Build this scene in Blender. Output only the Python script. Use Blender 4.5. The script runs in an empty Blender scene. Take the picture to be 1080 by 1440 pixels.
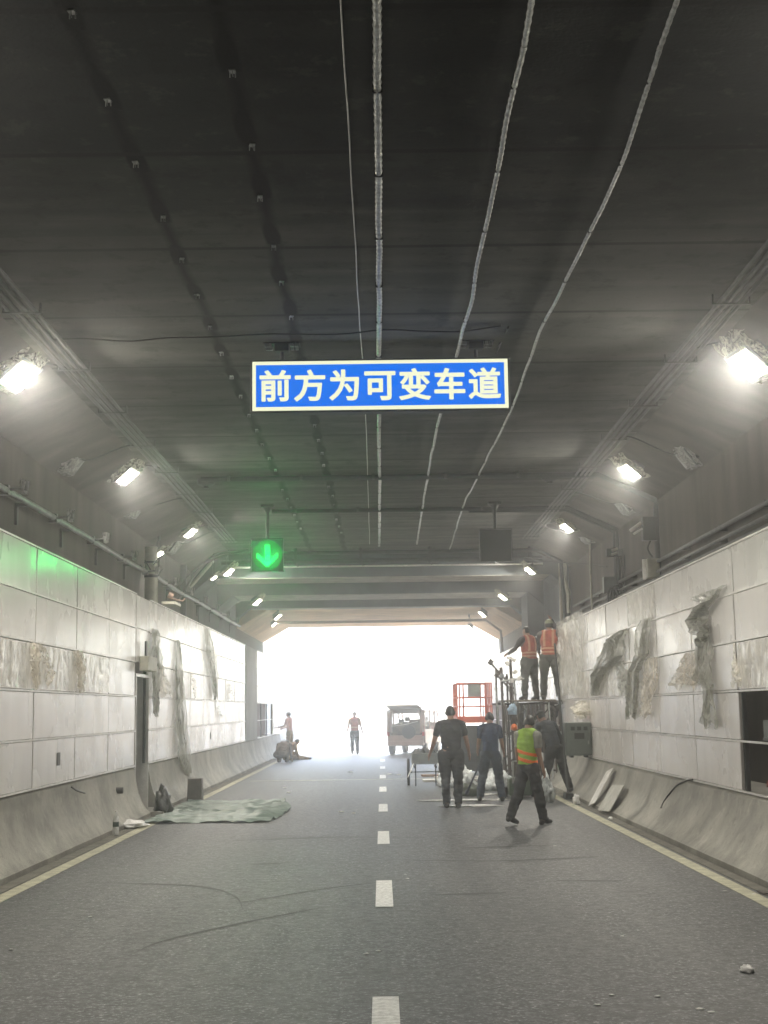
import bpy, bmesh, math, random
from mathutils import Vector, Matrix, noise
random.seed(7)
R = math.radians
PI = math.pi
scene = bpy.context.scene
COL = scene.collection

# ------------------------------------------------------------------ camera
FPX, CAMH = 1960.0, 1.8
def _axes(vpx=537.0, vpy=998.0, roll=0.013):
    F = Vector((vpx - 540, 720 - vpy, FPX)).normalized()
    U = Vector((-math.sin(roll), math.cos(roll), 0)); U = (U - F * U.dot(F)).normalized()
    Rr = U.cross(F)
    return Rr, F, U
AX, AY, AZ = _axes()
right = Vector((AX[0], AY[0], AZ[0])); up = Vector((AX[1], AY[1], AZ[1])); fwd = Vector((AX[2], AY[2], AZ[2]))
cam_d = bpy.data.cameras.new('camera'); cam = bpy.data.objects.new('camera', cam_d); COL.objects.link(cam)
m = Matrix.Identity(4)
for i in range(3):
    m[i][0] = right[i]; m[i][1] = up[i]; m[i][2] = -fwd[i]
m[0][3], m[1][3], m[2][3] = 0, 0, CAMH
cam.matrix_world = m
cam_d.sensor_fit = 'VERTICAL'; cam_d.sensor_height = 36; cam_d.lens = 36 * FPX / 1440
cam_d.clip_end = 3000; cam_d.clip_start = 0.05
scene.camera = cam
def ray(px, py):
    v = Vector((px - 540, 720 - py, FPX)); return Vector((v.dot(AX), v.dot(AY), v.dot(AZ)))
def atx(px, py, X): r = ray(px, py); return r * (X / r[0]) + Vector((0, 0, CAMH))
def aty(px, py, Y): r = ray(px, py); return r * (Y / r[1]) + Vector((0, 0, CAMH))
def atz(px, py, Z): r = ray(px, py); return r * ((Z - CAMH) / r[2]) + Vector((0, 0, CAMH))

# ------------------------------------------------------------------ sky, sun, exposure
SUN_EL, SUN_AZ = R(58), R(-28)          # azimuth measured from +Y towards +X
world = bpy.data.worlds.new('World'); scene.world = world; world.use_nodes = True
nt = world.node_tree; bg = nt.nodes['Background']
sky = nt.nodes.new('ShaderNodeTexSky'); sky.sky_type = 'NISHITA'; sky.sun_disc = False
sky.sun_elevation = SUN_EL; sky.sun_rotation = SUN_AZ
sky.air_density = 1.0; sky.dust_density = 2.5
nt.links.new(sky.outputs[0], bg.inputs[0]); bg.inputs[1].default_value = 0.15
sd = bpy.data.lights.new('sun', 'SUN'); sd.energy = 4.5; sd.angle = R(0.5); sd.color = (1, 0.93, 0.82)
sun = bpy.data.objects.new('sun', sd); COL.objects.link(sun)
sdir = Vector((math.sin(SUN_AZ) * math.cos(SUN_EL), math.cos(SUN_AZ) * math.cos(SUN_EL), math.sin(SUN_EL)))
sun.rotation_euler = sdir.to_track_quat('Z', 'Y').to_euler(); sun.location = (0, 90, 40)
vs = scene.view_settings; vs.view_transform = 'Standard'; vs.look = 'None'; vs.gamma = 1; vs.exposure = 3.1
vs.use_curve_mapping = False
scene.cycles.use_denoising = True
scene.cycles.max_bounces = 8; scene.cycles.diffuse_bounces = 5; scene.cycles.glossy_bounces = 4
scene.cycles.transparent_max_bounces = 16; scene.cycles.volume_bounces = 1
scene.cycles.sample_clamp_indirect = 6; scene.cycles.caustics_reflective = False; scene.cycles.caustics_refractive = False
HAZE_DENSITY = 0.0064
LAMP_W = 0.95

# ------------------------------------------------------------------ materials
MATS = {}
def mat(name, col, rough=0.6, metal=0.0, var=0.12, scale=3.0, bump=0.0, bscale=40.0, stretch=(1, 1, 1), col2=None, spec=0.5, coat=0.0, detail=4):
    if name in MATS: return MATS[name]
    M = bpy.data.materials.new(name); M.use_nodes = True; t = M.node_tree; p = t.nodes['Principled BSDF']
    tc = t.nodes.new('ShaderNodeTexCoord'); mp = t.nodes.new('ShaderNodeMapping'); mp.inputs['Scale'].default_value = stretch
    t.links.new(tc.outputs['Object'], mp.inputs[0])
    n = t.nodes.new('ShaderNodeTexNoise'); n.inputs['Scale'].default_value = scale; n.inputs['Detail'].default_value = detail
    t.links.new(mp.outputs[0], n.inputs['Vector'])
    rp = t.nodes.new('ShaderNodeValToRGB')
    c2 = col2 or tuple(max(0, c * (1 - 2.2 * var)) for c in col)
    c1 = col if col2 else tuple(min(1, c * (1 + 1.4 * var)) for c in col)
    rp.color_ramp.elements[0].position = 0.3; rp.color_ramp.elements[1].position = 0.7
    rp.color_ramp.elements[0].color = (*c2, 1); rp.color_ramp.elements[1].color = (*c1, 1)
    t.links.new(n.outputs[0], rp.inputs[0]); t.links.new(rp.outputs[0], p.inputs['Base Color'])
    p.inputs['Roughness'].default_value = rough; p.inputs['Metallic'].default_value = metal
    p.inputs['Specular IOR Level'].default_value = spec
    if coat: p.inputs['Coat Weight'].default_value = coat
    if bump:
        n2 = t.nodes.new('ShaderNodeTexNoise'); n2.inputs['Scale'].default_value = bscale; n2.inputs['Detail'].default_value = 5
        t.links.new(tc.outputs['Object'], n2.inputs['Vector'])
        b = t.nodes.new('ShaderNodeBump'); b.inputs['Strength'].default_value = bump; b.inputs['Distance'].default_value = 0.02
        t.links.new(n2.outputs[0], b.inputs['Height']); t.links.new(b.outputs[0], p.inputs['Normal'])
    MATS[name] = M
    return M
def emat(name, col, strength):
    if name in MATS: return MATS[name]
    M = bpy.data.materials.new(name); M.use_nodes = True; t = M.node_tree; p = t.nodes['Principled BSDF']
    p.inputs['Base Color'].default_value = (*[c * 0.1 for c in col], 1)
    p.inputs['Emission Color'].default_value = (*col, 1); p.inputs['Emission Strength'].default_value = strength
    p.inputs['Specular IOR Level'].default_value = .1
    MATS[name] = M; return M
def film_mat(name, col, alpha, rough=0.25, bump=0.6, bscale=9.0, stretch=(1, 1, 1)):
    if name in MATS: return MATS[name]
    M = bpy.data.materials.new(name); M.use_nodes = True; t = M.node_tree; p = t.nodes['Principled BSDF']
    out = t.nodes['Material Output']
    tc = t.nodes.new('ShaderNodeTexCoord'); mp = t.nodes.new('ShaderNodeMapping'); mp.inputs['Scale'].default_value = stretch
    t.links.new(tc.outputs['Object'], mp.inputs[0])
    n = t.nodes.new('ShaderNodeTexNoise'); n.inputs['Scale'].default_value = bscale; n.inputs['Detail'].default_value = 6; n.inputs['Distortion'].default_value = 1.5
    t.links.new(mp.outputs[0], n.inputs['Vector'])
    b = t.nodes.new('ShaderNodeBump'); b.inputs['Strength'].default_value = bump; b.inputs['Distance'].default_value = 0.010
    t.links.new(n.outputs[0], b.inputs['Height']); t.links.new(b.outputs[0], p.inputs['Normal'])
    rp = t.nodes.new('ShaderNodeValToRGB'); rp.color_ramp.elements[0].position = .35; rp.color_ramp.elements[1].position = .65
    rp.color_ramp.elements[0].color = (*[c * .88 for c in col], 1); rp.color_ramp.elements[1].color = (*col, 1)
    t.links.new(n.outputs[0], rp.inputs[0]); t.links.new(rp.outputs[0], p.inputs['Base Color'])
    p.inputs['Roughness'].default_value = rough
    tr = t.nodes.new('ShaderNodeBsdfTransparent'); tl = t.nodes.new('ShaderNodeBsdfTranslucent'); tl.inputs[0].default_value = (*col, 1)
    m1 = t.nodes.new('ShaderNodeMixShader'); m1.inputs[0].default_value = 0.06
    t.links.new(p.outputs[0], m1.inputs[1]); t.links.new(tl.outputs[0], m1.inputs[2])
    m2 = t.nodes.new('ShaderNodeMixShader')
    ma = t.nodes.new('ShaderNodeMapRange'); ma.inputs['From Min'].default_value = .3; ma.inputs['From Max'].default_value = .7
    ma.inputs['To Min'].default_value = max(0, alpha - .30); ma.inputs['To Max'].default_value = min(1, alpha + .30)
    t.links.new(n.outputs[0], ma.inputs[0]); t.links.new(ma.outputs[0], m2.inputs[0])
    t.links.new(tr.outputs[0], m2.inputs[1]); t.links.new(m1.outputs[0], m2.inputs[2]); t.links.new(m2.outputs[0], out.inputs[0])
    MATS[name] = M; return M

class NG:   # tiny node-graph helper
    def __init__(s, name):
        s.M = bpy.data.materials.new(name); s.M.use_nodes = True; s.t = s.M.node_tree; s.p = s.t.nodes['Principled BSDF']
        s.tc = s.t.nodes.new('ShaderNodeTexCoord'); MATS[name] = s.M
    def lk(s, a, b): s.t.links.new(a, b)
    def mapping(s, sc): 
        n = s.t.nodes.new('ShaderNodeMapping'); n.inputs['Scale'].default_value = sc; s.lk(s.tc.outputs['Object'], n.inputs[0]); return n.outputs[0]
    def noise(s, scale, vec=None, detail=4, dist=0, rough=.5):
        n = s.t.nodes.new('ShaderNodeTexNoise'); n.inputs['Scale'].default_value = scale; n.inputs['Detail'].default_value = detail
        n.inputs['Distortion'].default_value = dist; n.inputs['Roughness'].default_value = rough
        s.lk(vec if vec else s.tc.outputs['Object'], n.inputs['Vector']); return n.outputs[0]
    def ramp(s, fac, stops):
        n = s.t.nodes.new('ShaderNodeValToRGB'); e = n.color_ramp.elements
        while len(e) < len(stops): e.new(0.5)
        for i, (po, c) in enumerate(stops):
            e[i].position = po; e[i].color = (*c, 1) if isinstance(c, tuple) else (c, c, c, 1)
        s.lk(fac, n.inputs[0]); return n.outputs[0]
    def math(s, op, a, b=None, clamp=False):
        n = s.t.nodes.new('ShaderNodeMath'); n.operation = op; n.use_clamp = clamp
        for i, v in enumerate((a, b)):
            if v is None: continue
            if isinstance(v, (int, float)): n.inputs[i].default_value = v
            else: s.lk(v, n.inputs[i])
        return n.outputs[0]
    def mix(s, fac, a, b, mode='MIX'):
        n = s.t.nodes.new('ShaderNodeMix'); n.data_type = 'RGBA'; n.blend_type = mode
        if isinstance(fac, (int, float)): n.inputs[0].default_value = fac
        else: s.lk(fac, n.inputs[0])
        for i, v in ((6, a), (7, b)):
            if isinstance(v, tuple): n.inputs[i].default_value = (*v, 1)
            else: s.lk(v, n.inputs[i])
        return n.outputs[2]
    def xyz(s):
        n = s.t.nodes.new('ShaderNodeSeparateXYZ'); s.lk(s.tc.outputs['Object'], n.inputs[0]); return n.outputs
    def bump(s, h, strength, dist=.02, prev=None):
        n = s.t.nodes.new('ShaderNodeBump'); n.inputs['Strength'].default_value = strength; n.inputs['Distance'].default_value = dist
        s.lk(h, n.inputs['Height'])
        if prev: s.lk(prev, n.inputs['Normal'])
        return n.outputs[0]

# asphalt
g = NG('asphalt')
fine = g.noise(90, detail=6, rough=.7); mid = g.noise(9, detail=5); big = g.noise(.5, detail=3)
strk = g.noise(1.0, g.mapping((.8, 3.2, 1)), detail=5, dist=1.2)
fn2 = g.noise(26, detail=8, rough=.8)
c = g.ramp(fn2, [(.40, (.005, .006, .009)), (.49, (.022, .026, .031)), (.55, (.066, .074, .082)), (.61, (.42, .43, .43))])
c = g.mix(g.ramp(strk, [(.55, 0.0), (.68, .55)]), c, (.022, .024, .026))
c = g.mix(g.ramp(big, [(.3, 0.0), (.8, .45)]), c, (.070, .074, .074))
c = g.mix(g.ramp(mid, [(.62, 0.0), (.72, .25)]), c, (.14, .14, .13))
trk = g.noise(1.0, g.mapping((1.5, .05, 1)), detail=3)
c = g.mix(g.ramp(trk, [(.42, .35), (.50, 0.0)]), c, (.022, .025, .030)); c = g.mix(g.ramp(trk, [(.52, 0.0), (.60, .22)]), c, (.11, .115, .115))
c = g.mix(g.ramp(g.noise(1.7, detail=6, dist=1.5), [(.60, 0.0), (.66, .5)]), c, (.020, .022, .026))
g.lk(c, g.p.inputs['Base Color'])
g.lk(g.ramp(mid, [(.3, .42), (.7, .58)]), g.p.inputs['Roughness'])
g.lk(g.bump(fn2, .5, .010, g.bump(mid, .25, .03)), g.p.inputs['Normal'])
ASPHALT = g.M
# board-marked ceiling concrete
g = NG('ceiling_concrete')
band = g.noise(1.0, g.mapping((.35, 2.4, 1)), detail=7); blot = g.noise(1.1, detail=6, dist=.6); fine = g.noise(30, detail=5)
c = g.ramp(band, [(.34, (.045, .050, .047)), (.5, (.088, .094, .086)), (.64, (.160, .162, .142))])
c = g.mix(g.ramp(blot, [(.35, .6), (.6, 0.0)]), c, (.045, .047, .043))
c = g.mix(g.ramp(fine, [(.62, 0.0), (.75, .35)]), c, (.03, .03, .03))
X, Y, Z = g.xyz()
wn = g.t.nodes.new('ShaderNodeTexWhiteNoise'); wn.noise_dimensions = '1D'; g.lk(g.math('FLOOR', g.math('DIVIDE', g.math('ADD', Y, g.math('MULTIPLY', g.noise(.6), .06)), .92)), wn.inputs['W'])
c = g.mix(g.ramp(wn.outputs[0], [(0.0, 0.0), (1.0, .55)]), c, (.13, .132, .115))
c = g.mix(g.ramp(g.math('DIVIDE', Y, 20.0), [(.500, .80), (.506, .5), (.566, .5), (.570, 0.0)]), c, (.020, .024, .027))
pit = g.noise(3.2, detail=9, rough=.72)
c = g.mix(g.ramp(pit, [(.54, 0.0), (.62, .5)]), c, (.018, .019, .019)); c = g.mix(g.ramp(pit, [(.36, .35), (.44, 0.0)]), c, (.14, .14, .125))
# soot trails left by the old fixings: short smears along two lines, with a shape of their own
def trail(x0, y0, per, w):
    wob = g.math('MULTIPLY', g.math('SUBTRACT', g.noise(.8, g.mapping((0.1, 1, 1))), .5), .12)
    d = g.math('ABSOLUTE', g.math('SUBTRACT', g.math('ADD', X, wob), x0))
    a = g.math('SUBTRACT', 1.0, g.math('DIVIDE', d, w), True)
    ph = g.math('FRACT', g.math('DIVIDE', g.math('SUBTRACT', Y, y0), per))
    b = g.math('MULTIPLY', g.math('SUBTRACT', 1.0, g.math('MULTIPLY', g.math('ABSOLUTE', g.math('SUBTRACT', ph, .8)), 3.3), True), 1.3)
    return g.math('MULTIPLY', a, g.math('ADD', b, .55), True)
for x0 in (-.93, -1.83):
    c = g.mix(g.math('MULTIPLY', trail(x0, 12.2 if x0 > -1 else 12.75, 1.15, .085), 2.0, True), c, (.006, .006, .007))
jl = g.math('ABSOLUTE', g.math('SUBTRACT', g.math('FRACT', g.math('DIVIDE', g.math('SUBTRACT', Y, 10.1), 2.2)), .5))
c = g.mix(g.ramp(jl, [(.480, 0.0), (.486, .85)]), c, (.022, .022, .022))
g.lk(c, g.p.inputs['Base Color']); g.p.inputs['Roughness'].default_value = .8
g.lk(g.bump(fine, .3, .01, g.bump(band, .35, .03)), g.p.inputs['Normal'])
CEIL = g.M
# wall concrete above the cladding
g = NG('wall_concrete')
v = g.noise(1.0, g.mapping((1, 1.6, .35)), detail=6, dist=.4); fine = g.noise(25, detail=5)
c = g.ramp(v, [(.3, (.040, .034, .029)), (.5, (.068, .058, .049)), (.72, (.105, .09, .076))])
c = g.mix(g.ramp(fine, [(.6, 0.0), (.75, .3)]), c, (.05, .048, .045))
g.lk(c, g.p.inputs['Base Color']); g.p.inputs['Roughness'].default_value = .8
g.lk(g.bump(fine, .35, .01, g.bump(v, .3, .03)), g.p.inputs['Normal'])
WALLC = g.M
# barrier concrete
g = NG('barrier_concrete')
v = g.noise(1.1, g.mapping((1, 1, 1)), detail=8, dist=.3, rough=.62); st = g.noise(4.5, g.mapping((1, 1.3, .9)), detail=8, rough=.7); fine = g.noise(45, detail=5)
c = g.ramp(v, [(.36, (.20, .198, .178)), (.5, (.29, .285, .255)), (.64, (.37, .362, .325))])
c = g.mix(g.ramp(st, [(.57, 0.0), (.66, .45)]), c, (.48, .46, .41))
c = g.mix(g.ramp(g.noise(2.1, detail=7, dist=.4), [(.54, 0.0), (.66, .38)]), c, (.13, .128, .112))
c = g.mix(g.ramp(g.noise(11, detail=7, rough=.7), [(.56, 0.0), (.62, .4)]), c, (.13, .128, .115))
c = g.mix(g.ramp(fine, [(.62, 0.0), (.72, .35)]), c, (.12, .115, .10))
X, Y, Z = g.xyz()
c = g.mix(g.ramp(g.math('ADD', Z, g.math('MULTIPLY', g.math('SUBTRACT', v, .5), .25)), [(.0, .6), (.16, 0.0)]), c, (.12, .118, .105))
g.lk(c, g.p.inputs['Base Color']); g.p.inputs['Roughness'].default_value = .68
g.lk(g.bump(fine, .35, .01, g.bump(v, .3, .04)), g.p.inputs['Normal'])
BARC = g.M
# enamel panels
def panel_mat(name, base, rough, dirt):
    g = NG(name)
    oi = g.t.nodes.new('ShaderNodeObjectInfo')
    vadd = g.t.nodes.new('ShaderNodeVectorMath'); vadd.operation = 'ADD'
    mv = g.t.nodes.new('ShaderNodeMapping'); mv.inputs['Scale'].default_value = (1, 1.4, .25)
    sc = g.math('MULTIPLY', oi.outputs['Random'], 37.0)
    cx = g.t.nodes.new('ShaderNodeCombineXYZ'); g.lk(sc, cx.inputs[0]); g.lk(sc, cx.inputs[1]); g.lk(sc, cx.inputs[2])
    g.lk(g.tc.outputs['Object'], vadd.inputs[0]); g.lk(cx.outputs[0], vadd.inputs[1]); g.lk(vadd.outputs[0], mv.inputs[0])
    st = g.noise(2.2, mv.outputs[0], detail=6, dist=.5); bl = g.noise(1.1, vadd.outputs[0], detail=4)
    d = tuple(x * .93 for x in base)
    c = g.ramp(st, [(.32, d), (.52, base), (.8, tuple(min(1, x * 1.07) for x in base))])
    c = g.mix(g.ramp(g.math('ADD', bl, g.math('MULTIPLY', g.math('SUBTRACT', oi.outputs['Random'], .5), .25)), [(.52, 0.0), (.75, dirt)]), c, (.36, .335, .30))
    g.lk(c, g.p.inputs['Base Color'])
    g.lk(g.ramp(bl, [(.3, rough - .06), (.7, rough + .08)]), g.p.inputs['Roughness'])
    g.lk(g.bump(g.noise(1.6, vadd.outputs[0], detail=2), .12, .05), g.p.inputs['Normal'])
    return g.M
PANEL = panel_mat('enamel_panel', (.82, .80, .78), .25, .05)
PANELG = panel_mat('enamel_panel_clean', (.74, .73, .71), .27, .05)
DARK = mat('black_iron', (.022, .022, .024), .5, 0, .15)
STEEL = mat('galvanised_steel', (.42, .43, .43), .38, .9, .12, 14, .1)
GREYM = mat('grey_paint', (.20, .22, .215), .5, 0, .1, 6)
DKGREY = mat('dark_grey_steel', (.05, .055, .06), .55, 0, .15, 4, .1)
CONDUIT = mat('conduit_steel', (.10, .105, .10), .5, .3, .15, 6, .08)
CREAM = mat('cream_paint', (.46, .45, .38), .5, 0, .1, 6)
WHITEP = mat('white_paint', (.72, .71, .68), .5, 0, .12, 5)
RUST = mat('maroon_board', (.10, .042, .038), .7, 0, .3, 3, .1)
LINER = mat('olive_lining', (.075, .085, .06), .7, 0, .3, 3, .1)
CABLE = mat('cable_rubber', (.015, .015, .016), .5)
HOSE = mat('silver_hose', (.50, .52, .50), .3, .75, .2, 20, .5, 60)
ALU = mat('aluminium_rail', (.78, .77, .75), .35, .2, .06, 6)
GLASSOFF = mat('dim_lamp_glass', (.42, .44, .43), .12, 0, .1)
BAG = film_mat('lamp_wrap_film', (.90, .90, .74), .42, .22, .6, 14)
BAGD = film_mat('dull_wrap_film', (.55, .56, .54), .6, .25, .9, 14)
FILM_GREY = film_mat('grey_torn_film', (.42, .43, .38), .58, .28, .5, 9, (1, 2.6, .22))
FILM_PEACH = film_mat('peach_torn_film', (.90, .84, .74), .50, .3, 1.0, 7, (1, 1, .35))
FILM_CREAM = film_mat('cream_sheet_film', (.98, .95, .86), .52, .16, .8, 3, (1, 1.6, .5))
FILM_CLEAR = film_mat('clear_sheet_film', (.86, .86, .80), .50, .10, 1.0, 7, (1, 1.6, .4))
TARP = film_mat('green_tarpaulin', (.20, .27, .235), .95, .42, .6, 3.5, (.35, 2.2, 1))
CRUMPLE = mat('white_crumpled_plastic', (.74, .74, .73), .35, 0, .12, 8, .5, 15)

# ------------------------------------------------------------------ mesh helpers
class MB:
    def __init__(s): s.v = []; s.f = []; s.mi = []; s.m = 0
    def add(s, vs, fs):
        o = len(s.v); s.v += [Vector(v) for v in vs]; s.f += [tuple(i + o for i in f) for f in fs]; s.mi += [s.m] * len(fs); return s
    def box(s, c, d, rot=None, taper=1.0):
        hx, hy, hz = d[0] / 2, d[1] / 2, d[2] / 2
        vs = []
        for z in (-1, 1):
            k = taper if z > 0 else 1
            for x, y in ((-1, -1), (1, -1), (1, 1), (-1, 1)): vs.append(Vector((x * hx * k, y * hy * k, z * hz)))
        if rot is not None: vs = [rot @ v for v in vs]
        vs = [v + Vector(c) for v in vs]
        return s.add(vs, [(0, 3, 2, 1), (4, 5, 6, 7), (0, 1, 5, 4), (1, 2, 6, 5), (2, 3, 7, 6), (3, 0, 4, 7)])
    def tube(s, pts, r, n=8, cap=True):
        pts = [Vector(p) for p in pts]; rs = r if isinstance(r, (list, tuple)) else [r] * len(pts)
        rings = []; prev = None
        for i, p in enumerate(pts):
            t = (pts[min(i + 1, len(pts) - 1)] - pts[max(i - 1, 0)]).normalized()
            if prev is None:
                a = Vector((0, 0, 1)) if abs(t.z) < .9 else Vector((1, 0, 0)); u = t.cross(a).normalized()
            else: u = (prev - t * prev.dot(t)).normalized()
            w = t.cross(u); prev = u
            rings.append([p + (u * math.cos(2 * PI * k / n) + w * math.sin(2 * PI * k / n)) * rs[i] for k in range(n)])
        vs = [v for rg in rings for v in rg]; fs = []
        for i in range(len(pts) - 1):
            for k in range(n): fs.append((i * n + k, i * n + (k + 1) % n, (i + 1) * n + (k + 1) % n, (i + 1) * n + k))
        if cap: fs.append(tuple(reversed(range(n)))); fs.append(tuple((len(pts) - 1) * n + k for k in range(n)))
        return s.add(vs, fs)
    def sphere(s, c, r, seg=12, rings=8, rot=None):
        r = Vector(r) if not isinstance(r, (int, float)) else Vector((r, r, r)); vs = []; fs = []
        for i in range(rings + 1):
            th = PI * i / rings
            for k in range(seg):
                v = Vector((math.sin(th) * math.cos(2 * PI * k / seg) * r.x, math.sin(th) * math.sin(2 * PI * k / seg) * r.y, math.cos(th) * r.z))
                vs.append((rot @ v if rot is not None else v) + Vector(c))
        for i in range(rings):
            for k in range(seg): fs.append((i * seg + k, (i + 1) * seg + k, (i + 1) * seg + (k + 1) % seg, i * seg + (k + 1) % seg))
        return s.add(vs, fs)
    def prism(s, prof, y0, y1):           # profile in (x, z) swept along Y
        n = len(prof); vs = [(x, y0, z) for x, z in prof] + [(x, y1, z) for x, z in prof]
        fs = [(k, (k + 1) % n, n + (k + 1) % n, n + k) for k in range(n)] + [tuple(reversed(range(n))), tuple(range(n, 2 * n))]
        return s.add(vs, fs)
    def grid(s, nu, nv, fn):
        vs = [fn(i / nu, j / nv) for j in range(nv + 1) for i in range(nu + 1)]
        fs = [(j * (nu + 1) + i, j * (nu + 1) + i + 1, (j + 1) * (nu + 1) + i + 1, (j + 1) * (nu + 1) + i) for j in range(nv) for i in range(nu)]
        return s.add(vs, fs)
    def build(s, name, mats, parent=None, smooth=False, bevel=0.0, loc=None):
        me = bpy.data.meshes.new(name)
        if loc is not None: s.v = [v - Vector(loc) for v in s.v]
        me.from_pydata([tuple(v) for v in s.v], [], s.f)
        for mm in (mats if isinstance(mats, (list, tuple)) else [mats]): me.materials.append(mm)
        me.polygons.foreach_set('material_index', s.mi)
        bm = bmesh.new(); bm.from_mesh(me); bmesh.ops.recalc_face_normals(bm, faces=bm.faces); bm.to_mesh(me); bm.free()
        if smooth:
            me.polygons.foreach_set('use_smooth', [True] * len(me.polygons))
            if smooth != 'all': me.set_sharp_from_angle(angle=R(38))
        o = bpy.data.objects.new(name, me); COL.objects.link(o)
        if loc is not None: o.location = loc
        if parent: o.parent = parent
        if bevel:
            b = o.modifiers.new('bevel', 'BEVEL'); b.width = bevel; b.segments = 2; b.limit_method = 'ANGLE'
        return o
def tag(o, label=None, cat=None, group=None, kind=None):
    if label: o['label'] = label
    if cat: o['category'] = cat
    if group: o['group'] = group
    if kind: o['kind'] = kind
    return o
def thing(name, loc, label, cat, group=None, rz=0.0):
    o = bpy.data.objects.new(name, None); COL.objects.link(o); o.location = loc; o.rotation_euler = (0, 0, rz)
    o.empty_display_size = .1
    return tag(o, label, cat, group)
def copy_tree(o, parent=None):
    c = o.copy(); COL.objects.link(c)
    if parent: c.parent = parent
    for ch in list(o.children): copy_tree(ch, c)
    return c
def smooth_path(pts, n=6):
    pts = [Vector(p) for p in pts]; out = []
    for i in range(len(pts) - 1):
        p0 = pts[max(i - 1, 0)]; p1 = pts[i]; p2 = pts[i + 1]; p3 = pts[min(i + 2, len(pts) - 1)]
        for k in range(n):
            t = k / n
            out.append(.5 * ((2 * p1) + (p2 - p0) * t + (2 * p0 - 5 * p1 + 4 * p2 - p3) * t * t + (3 * p1 - p0 - 3 * p2 + p3) * t ** 3))
    out.append(pts[-1]); return out
def rotm(x=0, y=0, z=0):
    return Matrix.Rotation(z, 3, 'Z') @ Matrix.Rotation(y, 3, 'Y') @ Matrix.Rotation(x, 3, 'X')

# ------------------------------------------------------------------ dimensions of the place
YEND = 60.0; YBACK = -14.0
ZC = 6.0; XW = 5.05
XL, XR = -4.35, 4.25
LROW = [.88, 1.485, 2.09, 2.70, 3.30, 3.90]
RROW = [.79, 1.375, 1.965, 2.555, 3.13, 3.71]

# ================================================================== SETTING
b = MB(); b.grid(4, 60, lambda u, v: (-4.2 + 8.2 * u, YBACK + v * (420 - YBACK), 0)); tag(b.build('road', ASPHALT), kind='structure')
b = MB(); b.grid(20, 20, lambda u, v: (-400 + 800 * u, -60 + 900 * v, -.02 if abs(-400 + 800 * u) < 30 else -.02))
tag(b.build('ground', mat('dry_ground', (.30, .27, .22), .9, 0, .2, .2, .2)), kind='structure')
LINEW = mat('worn_line_paint', (.50, .50, .40), .6, 0, .14, 7, .2, 60)
DASHM = mat('new_dash_paint', (.62, .63, .62), .5, 0, .14, 24, .3, 40)
LINEY = mat('yellowed_line_paint', (.42, .41, .30), .6, 0, .16, 7, .2, 60)
b = MB(); b.box((-3.79, 160, .004), (.16, 348, .003)); tag(b.build('left_edge_line', LINEY), kind='structure')
b = MB(); b.box((3.50, 160, .004), (.16, 348, .003)); tag(b.build('right_edge_line', LINEY), kind='structure')
b = MB()
for k in range(-3, 26):
    y0 = 9.15 + 6.06 * k - 2.0
    if k >= 0: b.box((0, y0 + 1.0, .004), (.165, 2.0, .003))
tag(b.build('lane_dashes', DASHM), kind='structure')
b = MB(); b.box((0, 36.9, .005), (6.9, .16, .003)); tag(b.build('stop_line', LINEW), kind='structure')
GUT = mat('gutter_concrete', (.13, .125, .105), .8, 0, .2, 4, .2)
b = MB(); b.box((-3.98, (YBACK + YEND) / 2, .004), (.17, YEND - YBACK, .004)); b.box((3.70, (YBACK + YEND) / 2, .004), (.14, YEND - YBACK, .004))
tag(b.build('gutter_strip', GUT), kind='structure')

TYRE = mat('rubber_mark', (.034, .037, .041), .6, 0, .3, 5, .2, 60)
b = MB()
for (pts, w) in (([(-.6, 13.2), (-1.2, 12.4), (-1.75, 11.5), (-1.9, 10.9)], .05), ([(.1, 15.2), (-.6, 14.6), (-1.4, 13.6)], .04), ([(-2.4, 20), (-.8, 20.4), (.6, 20.2)], .05), ([(.3, 17.2), (1.4, 17.0), (2.6, 17.3)], .06), ([(1.0, 18.6), (2.2, 18.8)], .08), ([(-3.2, 15.4), (-2.0, 15.0), (-1.5, 14.2), (-1.3, 13.2)], .06), ([(.5, 14.0), (1.2, 14.1)], .08), ([(1.8, 15.0), (2.5, 14.9)], .08), ([(-1.6, 17.0), (-1.2, 17.05)], .07)):
    sm = smooth_path([(x, y, .0022) for x, y in pts], 8)
    n_ = len(sm)
    def rf(u, v, sm=sm, n_=n_, w=w):
        i_ = min(n_ - 2, int(u * (n_ - 1))); f_ = u * (n_ - 1) - i_; p = sm[i_].lerp(sm[i_ + 1], f_); ww = 1.0 * w * (.4 + .6 * math.sin(PI * min(1, max(0, u)))) * (.7 + .6 * abs(noise.noise(p * 3)))
        return Vector((p.x, p.y + (v - .5) * ww * 2, .0022))
    b.grid(n_ * 3, 1, rf)
tag(b.build('tyre_mark', TYRE), kind='structure')

# ================================================================== TUNNEL SHELL
tun = thing('road_tunnel', (0, YEND, 0), 'dark concrete road tunnel with chamfered upper corners, open to daylight at its far end', 'tunnel')
def tpart(bm, name, m_, **k):
    o = bm.build(name, m_, None, **k); o.parent = tun; o.matrix_parent_inverse = Matrix.Translation((0, -YEND, 0)); return o
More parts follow.
